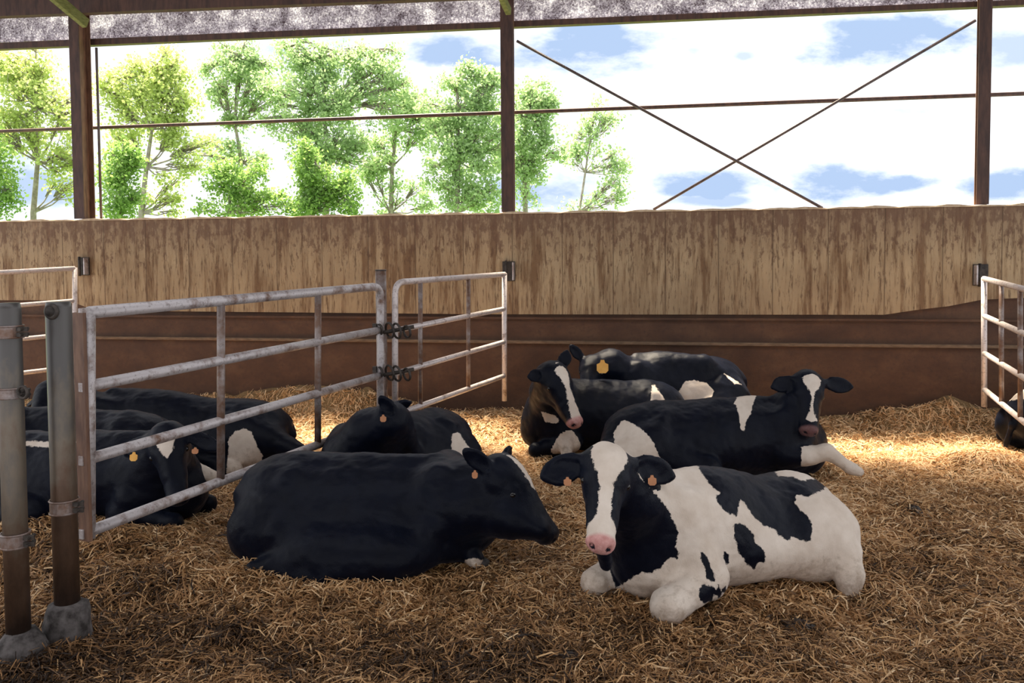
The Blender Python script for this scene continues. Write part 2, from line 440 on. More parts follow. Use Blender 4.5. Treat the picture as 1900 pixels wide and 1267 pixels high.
def straws(n, name='straw_bedding'):
    u = RNG.random(n); y = 3.5 * (11.9 / 3.5) ** u
    x = (RNG.random(n) * 2 - 1) * (.70 * y + 1.5)
    ok = y < wallY(x) - .03; x, y = x[ok], y[ok]; n = len(x)
    ang = RNG.random(n) * 2 * np.pi * .45 + 3.2 * vnoise(x * 1.4, y * 1.4, 41) + RNG.integers(0, 2, n) * np.pi
    far = np.clip((y - 4) / 6, 0, 1)
    L = (.045 + .13 * RNG.random(n) ** 1.6) * (1 - .1 * far)
    wd = (.0018 + .0022 * RNG.random(n)) * (1 + .7 * far)
    tilt = RNG.normal(0, .28, n)
    lift = RNG.random(n) ** 1.7 * .05
    z = H(x, y) + lift
    d = np.stack([np.cos(ang) * np.cos(tilt), np.sin(ang) * np.cos(tilt), np.sin(tilt)], -1)
    # follow the relief
    e = .05
    sx = (H(x + e, y) - H(x - e, y)) / (2 * e); sy = (H(x, y + e) - H(x, y - e)) / (2 * e)
    d[:, 2] += d[:, 0] * sx + d[:, 1] * sy
    s = np.cross(d, RNG.normal(0, .5, (n, 3)) + [0, 0, 1]); s /= np.linalg.norm(s, axis=1)[:, None]
    c = np.stack([x, y, z], -1)
    bend = np.cross(d, s) * (RNG.normal(0, .12, n) * L)[:, None] + s * (RNG.normal(0, .12, n) * L)[:, None]
    a = c - d * (L / 2)[:, None]; b_ = c + d * (L / 2)[:, None]; m_ = c + bend
    lo = H(a[:, 0], a[:, 1]) - .004; a[:, 2] = np.maximum(a[:, 2], lo)
    lo = H(b_[:, 0], b_[:, 1]) - .004; b_[:, 2] = np.maximum(b_[:, 2], lo)
    w = s * wd[:, None]
    Vv = np.stack([a - w, a + w, m_ - w * 1.1, m_ + w * 1.1, b_ - w * .7, b_ + w * .7], 1).reshape(-1, 3)
    base = (np.arange(n) * 6)[:, None]
    Q = np.concatenate([base + [0, 1, 3, 2], base + [2, 3, 5, 4]], 0)
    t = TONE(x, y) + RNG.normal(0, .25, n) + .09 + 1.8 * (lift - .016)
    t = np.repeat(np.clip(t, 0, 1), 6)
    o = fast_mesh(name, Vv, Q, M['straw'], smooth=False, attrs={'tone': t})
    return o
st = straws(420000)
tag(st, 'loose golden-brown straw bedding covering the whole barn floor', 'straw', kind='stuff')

# ---------------------------------------------------------------- barn wall
def wp(px_, z, off=0.0):        # on the wall plane at a pixel column and a real height
    p = W(px_, 480, off); return np.array([p[0], p[1], z])
def wx(x, z, off=0.0):
    p = np.array([x, wallY(x), z]); return p + WN * off
XL, XR = -12.0, 10.0
ztop = float(W(945, 397)[2]); zmid = float(W(1200, 583)[2])
# upper panels: bottom edge rises by the end columns
pxs = [(-600, 557), (-200, 557), (120, 557), (150, 566), (175, 576), (900, 583), (1640, 584), (1700, 575), (1760, 568), (1822, 556), (2000, 548)]
prof = [(float(W(a, b)[0]), float(W(a, b)[2])) for a, b in pxs]
prof = [(XL, prof[0][1])] + prof + [(XR, prof[-1][1])]
def strip(xz, zhi, off_f, off_b, name, mat):
    m = MB(); n = len(xz); vs_ = []
    for x, z in xz: vs_ += [wx(x, z, off_f), wx(x, zhi, off_f), wx(x, zhi, off_b), wx(x, z, off_b)]
    fs_ = []
    for i in range(n - 1):
        a, b = i * 4, i * 4 + 4
        for k in range(4): fs_.append((a + k, b + k, b + (k + 1) % 4, a + (k + 1) % 4))
    fs_ += [(0, 1, 2, 3), tuple(4 * (n - 1) + k for k in (3, 2, 1, 0))]
    m.add(vs_, fs_); return m.build(name, mat)
wb = strip(prof, ztop, 0.0, -.22, 'wall_back', M['wall_up']); tag(wb, kind='structure')
m = MB()
c = (wx(XL, 0) + wx(XR, 0)) / 2
L2 = np.linalg.norm(wx(XR, 0) - wx(XL, 0)) / 2
m.obox(wx((XL + XR) / 2, 1.0, -.17), WT, WN, (0, 0, 1), L2, .11, 1.08)
lw = m.build('wall_back_lower', M['wall_low']); lw.name = 'wall_back.001'; tag(lw, kind='structure')
zl = float(W(1200, 637)[2])
m = MB(); m.obox(wx((XL + XR) / 2, zl, -.03), WT, WN, (0, 0, 1), L2, .035, .022)
tag(m.build('trim_1', M['ledge'], bevel=.01), kind='structure')
m = MB(); m.obox(wx((XL + XR) / 2, (zmid - .06), -.035), WT, WN, (0, 0, 1), L2, .03, .015)
tag(m.build('trim_2', M['wall_low']), kind='structure')
# coping along the top, crusted with dust
m = MB(); nseg = 160; vs_, fs_ = [], []
for i in range(nseg + 1):
    x = XL + (XR - XL) * i / nseg; j = .008 * math.sin(i * 2.1) + .007 * math.sin(i * 5.3)
    vs_ += [wx(x, ztop, .018), wx(x, ztop + .022 + j, .012), wx(x, ztop + .03 + j, -.2), wx(x, ztop, -.225)]
for i in range(nseg):
    a, b = 4 * i, 4 * i + 4
    for k in range(4): fs_.append((a + k, b + k, b + (k + 1) % 4, a + (k + 1) % 4))
m.add(vs_, fs_); tag(m.build('trim_3', M['coping']), kind='structure')

# ---------------------------------------------------------------- steel frame
ZTOP2 = 6.6
def column(px_c, wdt, dep, name, label):
    base = wp(px_c, ztop + .03, -.11)
    r = empty(name, tuple(base)); tag(r, label, 'column', 'steel columns on the wall')
    hz = (ZTOP2 - ztop) / 2; cz = base + [0, 0, hz]
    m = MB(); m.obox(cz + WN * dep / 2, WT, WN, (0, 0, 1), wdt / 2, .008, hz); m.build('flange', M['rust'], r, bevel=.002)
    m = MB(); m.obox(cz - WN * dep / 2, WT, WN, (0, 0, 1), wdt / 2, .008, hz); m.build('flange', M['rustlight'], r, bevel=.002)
    m = MB(); m.obox(cz, WT, WN, (0, 0, 1), .006, dep / 2 - .008, hz); m.build('web', M['rustlight'], r)
    return r
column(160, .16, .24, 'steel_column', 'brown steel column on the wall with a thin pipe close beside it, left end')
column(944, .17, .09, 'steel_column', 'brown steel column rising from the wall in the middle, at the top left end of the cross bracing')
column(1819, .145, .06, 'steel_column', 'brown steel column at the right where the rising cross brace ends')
m = MB(); a = wp(190, ztop + .03, -.16); m.tube([a, a + [0, 0, float(W(188, 86)[2]) - ztop]], .018)
tag(m.build('downpipe', M['rod'], smooth=True), 'thin grey vertical pipe just right of the left steel column', 'pipe')
def rod(p0, p1, r, name, label, cat, group=None, mat='rod'):
    m = MB(); m.tube([p0, p1], r, 10); o = m.build(name, M[mat], smooth=True); tag(o, label, cat, group); return o
rod(W(-500, 262, -.33), W(2300, 159, -.33), .026, 'side_rail', 'long dark horizontal steel rail crossing the whole opening above the wall', 'rail', mat='rust')
rod(W(959, 76, -.02), W(1526, 386, -.02), .018, 'brace_rod', 'cross brace rod falling from the middle column down to the right', 'brace', 'cross bracing rods')
rod(W(1810, 38, -.06), W(1212, 389, -.06), .018, 'brace_rod', 'cross brace rod rising from the wall top up to the right column', 'brace', 'cross bracing rods')
# eaves rail, grimy translucent sheet, top beam
def band(pl0, pl1, pr0, pr1, off, th, name, mat):      # quad band through pixel corners, extruded to a thickness
    f = [W(*pl0, off), W(*pr0, off), W(*pr1, off), W(*pl1, off)]
    bk = [p - WN * th for p in f]
    m = MB(); m.add(f + bk, [(0, 1, 2, 3), (7, 6, 5, 4), (0, 4, 5, 1), (1, 5, 6, 2), (2, 6, 7, 3), (3, 7, 4, 0)])
    return m.build(name, mat)
def ln(p0, p1, x): return p0[1] + (p1[1] - p0[1]) * (x - p0[0]) / (p1[0] - p0[0])
X0, X1 = -500, 2300
bot = lambda x: ln((0, 91), (1900, 9), x)
up = lambda x: ln((0, 79), (1900, -1), x)
beam = lambda x: ln((0, 30), (760, 0), x)
o = band((X0, bot(X0)), (X0, up(X0)), (X1, bot(X1)), (X1, up(X1)), -.26, .10, 'eaves_rail', M['rust'])
tag(o, 'brown steel eaves rail along the lower edge of the grimy sheeting', 'rail')
o = band((X0, up(X0) - .5), (X0, up(X0) - 90), (X1, up(X1) - .5), (X1, up(X1) - 90), -.30, .012, 'eaves_sheet', M['sheet'])
tag(o, 'grimy speckled translucent sheet strip under the roof edge', 'sheeting')
o = band((X0, beam(X0)), (X0, beam(X0) - 60), (X1, beam(X1)), (X1, beam(X1) - 60), .12, .12, 'eaves_beam', M['rust'])
tag(o, 'deep reddish brown beam along the top left under the roof', 'beam')
def timber(p0, p1, hw, hh, name, label, grp):
    m = MB(); d = p1 - p0; L = np.linalg.norm(d); d = d / L; s = np.cross(d, [0, 0, 1.]); s /= np.linalg.norm(s); u = np.cross(s, d)
    m.obox((p0 + p1) / 2, d, s, u, L / 2, hw, hh); o = m.build(name, M['wood'], bevel=.008); tag(o, label, 'brace', grp); return o
timber(W(160, 44, .16), W(60, -40, 1.0), .04, .07, 'knee_brace', 'green-brown timber knee brace meeting the left column at the top left corner', 'timber knee braces')
timber(W(944, 22, .16), W(905, -60, 1.0), .035, .05, 'knee_brace', 'green-brown timber knee brace at the head of the middle column', 'timber knee braces')
# unseen roof slopes, added with a gap between them to shape sun and skylight
def slab(pts, th, name):
    m = MB(); m.add(pts + [p + np.array([0, 0, th]) for p in pts], [(0, 1, 2, 3), (7, 6, 5, 4), (0, 4, 5, 1), (1, 5, 6, 2), (2, 6, 7, 3), (3, 7, 4, 0)])
    o = m.build('light_shaping_ceiling', M['rust']); tag(o, kind='structure'); return o
slab([wx(XL, 6.6, -.24), wx(XR, 6.6, -.24), wx(XR, 7.6, ROOF_A), wx(XL, 7.6, ROOF_A)], .06, 'light_shaping_ceiling')
slab([np.array([XL, ROOF_B, 7.8]), np.array([XR, ROOF_B, 7.8]), np.array([XR, -9, 5.2]), np.array([XL, -9, 5.2])], .06, 'light_shaping_ceiling')
# ---------------------------------------------------------------- wall brackets
def bracket(px, py, label, flip=1):
    p = W(px, py, .02); r = empty('wall_bracket', tuple(p)); tag(r, label, 'bracket', 'gate brackets on the wall')
    m = MB(); m.obox(p, WT, WN, (0, 0, 1), .085, .012, .13); m.build('plate', M['hinge'], r, bevel=.003)
    m = MB(); m.obox(p + WN * .05 + WT * .07 * flip, WT, WN, (0, 0, 1), .010, .05, .12); m.build('side_plate', M['pipe'], r, bevel=.003)
    m = MB(); m.tube([p + WN * .06 - WT * .03 + [0, 0, -.14], p + WN * .06 - WT * .03 + [0, 0, .14]], .018, 10); m.build('pin', M['hinge'], r, smooth=True)
bracket(156, 494, 'dark iron gate bracket on the wall below the left steel column')
bracket(944, 503, 'dark iron gate bracket on the wall below the middle steel column')
bracket(1819, 510, 'dark iron gate bracket on the wall below the right steel column', -1)

# ---------------------------------------------------------------- gates
def bez(a, b, c, n=7):
    return [(1 - t) ** 2 * a + 2 * t * (1 - t) * b + t * t * c for t in np.linspace(0, 1, n)]
def lerp(a, b, t): return a + (b - a) * t
def gate(name, label, A, B, rr, uprights, mat, fr=1.0, cornerA=False, cornerB=False, frameA=None, frameB=None, group='tubular gates'):
    """A, B: four 3-D points each, from the top rail to the bottom rail, at the two ends"""
    r = empty(name, tuple((A[3] + B[3]) / 2)); tag(r, label, 'gate', group)
    dirn = (B[0] - A[0]) / np.linalg.norm(B[0] - A[0])
    cr = .14
    pts = []
    if cornerA: pts += [A[3]] + [lerp(A[3], A[0], .5)] + bez(A[0] + (A[3] - A[0]) * .1, A[0], A[0] + dirn * cr)
    else: pts += [A[0]]
    if cornerB: pts += bez(B[0] - dirn * cr, B[0], B[0] + (B[3] - B[0]) * .1) + [lerp(B[3], B[0], .5), B[3]]
    else: pts += [B[0]]
    m = MB(); m.tube(pts, rr * 1.08); m.build('top_rail', M[mat], r, smooth=True)
    for k in (1, 2, 3):
        m = MB(); m.tube([A[k], B[k]], rr); m.build('rail', M[mat], r, smooth=True)
    for t, k0, k1 in uprights:
        m = MB(); p0, p1 = lerp(A[k0], B[k0], t), lerp(A[k1], B[k1], t)
        m.tube([p0, p1], rr * .82); m.build('upright', M['pipeworn'], r, smooth=True)
    for E, fm in ((A, frameA), (B, frameB)):
        if fm:
            up_ = E[0] + (E[0] - E[3]) * .01; dn = E[3] + (E[3] - E[0]) * fm
            m = MB(); m.tube([up_, dn], rr * 1.05); m.build('end_frame', M[mat], r, smooth=True)
    return r
DN, DM, DF = 4.92, 8.0, 10.2     # depth of gate A's near end, its far end, the wall end of gate B
A = [P(165, y, DN) for y in (580, 716, 851, 986)]
B = [P(706, y, DM) for y in (531, 612, 696, 781)]
s_of = lambda px, a, b: None
def tpar(px, A, B):      # fraction along A-B whose image column is px
    lo, hi = 0., 1.
    for _ in range(40):
        mid = (lo + hi) / 2
        if (PROJ(lerp(A, B, mid))[0] - px) * (PROJ(B)[0] - PROJ(A)[0]) > 0: hi = mid
        else: lo = mid
    return (lo + hi) / 2
gA = gate('livestock_gate', 'large galvanised tube gate running from the near posts to the thin middle post', A, B, .036,
          [(tpar(410, A[1], B[1]), 0, 3), (tpar(590, A[1], B[1]), 0, 3)], 'pipe', cornerB=True, frameA=.03)
m = MB(); d = (B[0] - A[0]); d /= np.linalg.norm(d)
m.obox((A[0] + A[3]) / 2 - d * .045 + [0, 0, -.02], d, np.cross(d, [0, 0, 1]), (0, 0, 1), .012, .045, .70)
hp_ = m.build('hinge_plate', M['rustlight'], gA, bevel=.003)
for k in range(4):
    m = MB(); p0 = A[k]; m.obox(p0 - d * .03, d, np.cross(d, [0, 0, 1]), (0, 0, 1), .03, .02, .03); m.build('rail_lug', M['pipe'], hp_, bevel=.004)
# bottom rail end and clamps
DB0 = 8.12
C0 = [P(733, y, DB0) for y in (524, 613, 693, 770)]
C1 = [P(936, y, DF) for y in (509, 573, 634, 697)]
gB = gate('livestock_gate', 'galvanised tube gate from the thin middle post to the wall below the middle column', C0, C1, .030,
          [(tpar(780, C0[1], C1[1]), 0, 3), (tpar(869, C0[1], C1[1]), 0, 3)], 'pipeclean', cornerA=True, frameB=.25)
# left gate on the wall bracket
E0 = [P(-260, y, 9.6) for y in (520, 590, 659, 729)]
E1 = [P(139, y, 11.2) for y in (498, 558, 619, 680)]
gD = gate('livestock_gate', 'pale tube gate at the far left edge, behind the two near posts', E0, E1, .030,
          [(.35, 0, 3)], 'pipeclean', frameA=.05, frameB=.2)
# right gate
H1_ = [P(1826, y, 9.35) for y in (517, 586, 655, 722)]
H0_ = [P(2060, y, 6.3) for y in (578, 690, 800, 915)]
gC = gate('livestock_gate', 'tube gate cut by the right edge', H0_, H1_, .030,
          [(tpar(1858, H0_[1], H1_[1]), 0, 3), (tpar(1893, H0_[1], H1_[1]), 0, 3), (.3, 0, 3)], 'pipeclean', frameA=.05, frameB=.16)
# middle post with clamps and chain
pb = P(705, 880, 8.06); pt_ = P(704, 500, 8.06); pb[0] = pt_[0]; pb[2] = float(H(pb[0], 8.06)) - .05
r = empty('gate_post', (pt_[0], 8.14, 0)); tag(r, 'thin grey steel post between the large gate and the wall-side gate', 'post', 'gate posts')
m = MB(); m.tube([np.array([pt_[0], 8.14, pb[2]]), np.array([pt_[0], 8.14, pt_[2]])], .055, 16); m.build('pole', M['pipeworn'], r, smooth=True)
m = MB(); m.torus(np.array([pt_[0], 8.14, pt_[2] - .01]), (0, 0, 1), .05, .008); m.build('cap_ring', M['hinge'], r, smooth=True)
for py in (613, 692):
    ct = P(727, py, 7.98)
    g_ = MB()
    g_.tube([P(702, py + 5, 8.0), P(722, py + 2, 7.99), P(768, py - 7, 8.05)], .020, 8)
    for q_, rr_ in ((-.12, .05), (-.02, .075), (.05, .075), (.15, .06)):
        g_.torus(ct + np.array([q_, .0, -q_ * .1]), (.75, .62, .15), rr_, .012, 16, 6)
    o = g_.build('gate_chain', M['hinge'], smooth=True)
    tag(o, ('upper' if py < 650 else 'lower') + ' dark iron chain looped round the thin middle post and both gates', 'chain', 'chains on the middle post')
    bm_ = MB(); c2 = P(696, py, 8.0); bm_.torus(c2, (1, .4, .1), .04, .013, 14, 6); bm_.obox(c2 + [.0, -.03, .04], (1, 0, 0), (0, 1, 0), (0, 0, 1), .018, .02, .03)
    bm_.build('latch_collar', M['hinge'], gA, smooth=False)

# near posts
def near_post(px_t, py_t, px_b, py_b, rad, label, foot):
    g = G(px_b, py_b); Y = g[1]; t = P(px_t, py_t, Y)
    t[0] = g[0] + (t[0] - g[0]) * .35
    root = empty('steel_post', (g[0], Y, 0)); tag(root, label, 'post', 'thick near posts')
    b0 = np.array([g[0], Y, -.05])
    m = MB(); m.tube([b0, lerp(b0, t, .5), t - [0, 0, .03], t], [rad, rad, rad, rad * .9], 28); m.build('pole', M['post'], root, smooth=True)
    return root, b0, t, Y
r2, b0, t0, Y2 = near_post(110, 560, 127, 1192, .068, 'thick soiled steel post with a concrete foot, second from the left edge', 1)
zc = float(P(120, 1130, Y2)[2])
m = MB(); n = 28; vs_, fs_ = [], []
for i, (z, rr) in enumerate([(-.05, .125), (.03, .128), (.12, .122), (zc - .02, .115), (zc + .03, .105), (zc + .045, .075)]):
    for k in range(n):
        w = 2 * math.pi * k / n; q_ = rr * (1 + .05 * math.sin(3 * w + z * 30) + .03 * math.sin(7 * w + i))
        vs_.append((b0[0] + q_ * math.cos(w), Y2 + q_ * math.sin(w), z))
for i in range(5):
    for k in range(n): fs_.append((i * n + k, i * n + (k + 1) % n, (i + 1) * n + (k + 1) % n, (i + 1) * n + k))
fs_.append(tuple(5 * n + k for k in range(n)))
m.add(vs_, fs_); m.build('concrete_foot', M['concrete'], r2, smooth=True)
def collar(root, px, py, Y, rad, hh, lug=1, xc=None):
    c = P(px, py, Y); c[1] = Y
    if xc is not None: c[0] = xc
    m = MB(); m.tube([c + [0, 0, -hh], c + [0, 0, hh]], rad, 24)
    m.torus(c + [0, 0, hh], (0, 0, 1), rad, .006, 24, 6); m.torus(c + [0, 0, -hh], (0, 0, 1), rad, .006, 24, 6)
    o = m.build('collar', M['pipeworn'], root, smooth=False)
    m = MB()
    for s_ in (-1, 1):
        m.obox(c + [lug * (rad + .02), -.03, s_ * hh * .5], (1, 0, 0), (0, 1, 0), (0, 0, 1), .03, .006, .012)
        m.tube([c + [lug * (rad + .02), -.06, s_ * hh * .5], c + [lug * (rad + .02), .02, s_ * hh * .5]], .010, 8)
    m.build('bolt_lug', M['hinge'], o)
def xat(b, t, py, Y):
    z = P(100, py, Y)[2]; f = (z - b[2]) / (t[2] - b[2]); return b[0] + (t[0] - b[0]) * f
collar(r2, 122, 938, Y2, .075, .035, 1, xat(b0, t0, 938, Y2))
m = MB(); ch = t0 + [.0, -.05, -.05]; m.torus(ch + [0, -.02, 0], (.2, 1, 0), .035, .012); m.tube([ch + [0, -.03, 0], ch + [0, .03, 0]], .03, 14); m.build('hinge_eye', M['hinge'], r2, smooth=True)
r1, b1, t1, Y1 = near_post(18, 562, 36, 1225, .062, 'thick soiled steel post standing at the very left edge', 1)
collar(r1, 25, 1000, Y1, .072, .035, 1, xat(b1, t1, 1000, Y1)); collar(r1, 20, 615, Y1, .070, .03, 1, xat(b1, t1, 615, Y1)); collar(r1, 20, 728, Y1, .068, .025, 1, xat(b1, t1, 728, Y1))
m = MB(); c = P(42, 728, Y1 - .08); m.torus(c, (.3, 1, .0), .032, .008); m.build('ring', M['hinge'], r1, smooth=True)
m = MB(); vs_, fs_ = [], []
for i, (z, rr) in enumerate([(-.05, .14), (.05, .13), (.12, .11), (.17, .07)]):
    for k in range(n):
        w = 2 * math.pi * k / n; q_ = rr * (1 + .09 * math.sin(3 * w + z * 20) + .05 * math.sin(8 * w + i * 2))
        vs_.append((b1[0] + .02 + q_ * math.cos(w), Y1 + q_ * math.sin(w), z))
for i in range(3):
    for k in range(n): fs_.append((i * n + k, i * n + (k + 1) % n, (i + 1) * n + (k + 1) % n, (i + 1) * n + k))
fs_.append(tuple(3 * n + k for k in range(n)))
m.add(vs_, fs_); m.build('concrete_foot', M['concrete'], r1, smooth=True)

# ---------------------------------------------------------------- cows: one smooth skin per animal
def nrm(v): v = np.asarray(v, float); return v / np.linalg.norm(v)
def smin(a, b, k):
    h = np.clip(.5 + .5 * (b - a) / k, 0, 1)
    return b + (a - b) * h - k * h * (1 - h)
CLOUD = {}
for _s in (.17, .06):
    CLOUD[_s] = bpy.data.textures.new('clouds', 'CLOUDS'); CLOUD[_s].noise_scale = _s
class Skin:
    def __init__(s): s.p = []
    def cone(s, a, b, ra, rb, k=.06, g='body'): s.p.append(('c', np.asarray(a, float), np.asarray(b, float), ra, rb, k, g))
    def ell(s, c, r, R=None, k=.08, g='body'): s.p.append(('e', np.asarray(c, float), np.asarray(r, float), np.eye(3) if R is None else np.asarray(R, float), 0, k, g))
    def cut(s, c, r, R=None, k=.02, g='cut'): s.p.append(('x', np.asarray(c, float), np.asarray(r, float), np.eye(3) if R is None else np.asarray(R, float), 0, k, g))
    @staticmethod
    def dist(p, X):
        if p[0] == 'c':
            a, b, ra, rb = p[1:5]; ba = b - a; L = float(ba @ ba) + 1e-9
            h = np.clip(((X - a) @ ba) / L, 0, 1)
            return np.linalg.norm(X - a - h[..., None] * ba, axis=-1) - (ra + (rb - ra) * h)
        q = (X - p[1]) @ p[3]; k0 = np.linalg.norm(q / p[2], axis=-1); k1 = np.linalg.norm(q / p[2] ** 2, axis=-1)
        return k0 * (k0 - 1) / np.maximum(k1, 1e-6)
    def bounds(s, p):
        if p[0] == 'c':
            r = max(p[3], p[4]); return np.minimum(p[1], p[2]) - r, np.maximum(p[1], p[2]) + r
        e = np.abs(p[3]) @ p[2]; return p[1] - e, p[1] + e
    def mesh(s, res):
        bb = [s.bounds(p) for p in s.p if p[0] != 'x']
        lo = np.min([b[0] for b in bb], 0) - .05; hi = np.max([b[1] for b in bb], 0) + .05
        lo[2] = max(lo[2], -.10)
        n = np.ceil((hi - lo) / res).astype(int) + 1
        ax = [lo[i] + res * np.arange(n[i]) for i in range(3)]
        D = np.full(n, .5, np.float32)
        for p in s.p:
            b0, b1 = s.bounds(p); k = p[5]; pad = k + .03
            i0 = np.maximum(((b0 - pad - lo) / res).astype(int), 0); i1 = np.minimum(((b1 + pad - lo) / res).astype(int) + 2, n)
            if np.any(i1 <= i0): continue
            sl = tuple(slice(i0[i], i1[i]) for i in range(3))
            X = np.stack(np.meshgrid(ax[0][sl[0]], ax[1][sl[1]], ax[2][sl[2]], indexing='ij'), -1)
            d = s.dist(p, X)
            if p[0] == 'x': D[sl] = -smin(-D[sl], d, k)
            else: D[sl] = smin(D[sl], d, k)
        # surface nets
        S = D < 0
        c8 = [(i, j, k) for i in (0, 1) for j in (0, 1) for k in (0, 1)]
        def sub(A, o): return A[o[0]:A.shape[0] - 1 + o[0], o[1]:A.shape[1] - 1 + o[1], o[2]:A.shape[2] - 1 + o[2]]
        cnt = sum(sub(S, o).astype(np.int8) for o in c8)
        act = (cnt > 0) & (cnt < 8)
        I = np.argwhere(act); vid = -np.ones(act.shape, np.int64); vid[act] = np.arange(len(I))
        acc = np.zeros((len(I), 3)); w = np.zeros(len(I))
        for o in c8:
            for a in range(3):
                if o[a]: continue
                o2 = list(o); o2[a] = 1
                d0 = D[tuple((I + o).T)]; d1 = D[tuple((I + o2).T)]
                cr = (d0 < 0) != (d1 < 0)
                t = np.where(cr, d0 / np.where(cr, d0 - d1, 1), 0)
                pt = np.tile(np.array(o, float), (len(I), 1)); pt[:, a] += t
                acc += pt * cr[:, None]; w += cr
        V = lo + (I + acc / w[:, None]) * res
        F = []
        for a in range(3):
            b, c = (a + 1) % 3, (a + 2) % 3
            s0 = [slice(None)] * 3; s1 = [slice(None)] * 3; s0[a] = slice(0, -1); s1[a] = slice(1, None)
            A0, A1 = S[tuple(s0)], S[tuple(s1)]
            E = np.argwhere(A0 != A1)
            ok = (E[:, b] > 0) & (E[:, c] > 0) & (E[:, b] < S.shape[b] - 1) & (E[:, c] < S.shape[c] - 1)
            E = E[ok]; flip = A0[tuple(E.T)]
            def cell(db, dc):
                e = E.copy(); e[:, b] += db; e[:, c] += dc; return vid[tuple(e.T)]
            qd = np.stack([cell(-1, -1), cell(0, -1), cell(0, 0), cell(-1, 0)], -1)
            qd[~flip] = qd[~flip][:, ::-1]; F.append(qd)
        return V, np.concatenate(F)
    def groups(s, X):
        out = {}
        for p in s.p:
            if p[0] == 'x': continue
            d = s.dist(p, X); out[p[6]] = np.minimum(out[p[6]], d) if p[6] in out else d
        return out

def poly_sd(px, py, poly):          # signed distance to a polygon, positive inside
    poly = np.asarray(poly, float); n = len(poly); d2 = np.full(px.shape, 1e12); ins = np.zeros(px.shape, bool)
    for i in range(n):
        x0, y0 = poly[i]; x1, y1 = poly[(i + 1) % n]; ex, ey = x1 - x0, y1 - y0
        t = np.clip(((px - x0) * ex + (py - y0) * ey) / (ex * ex + ey * ey + 1e-9), 0, 1)
        d2 = np.minimum(d2, (px - x0 - t * ex) ** 2 + (py - y0 - t * ey) ** 2)
        c = ((y0 > py) != (y1 > py)) & (px < (x1 - x0) * (py - y0) / (y1 - y0 + 1e-12) + x0)
        ins ^= c
    return np.where(ins, 1, -1) * np.sqrt(d2)

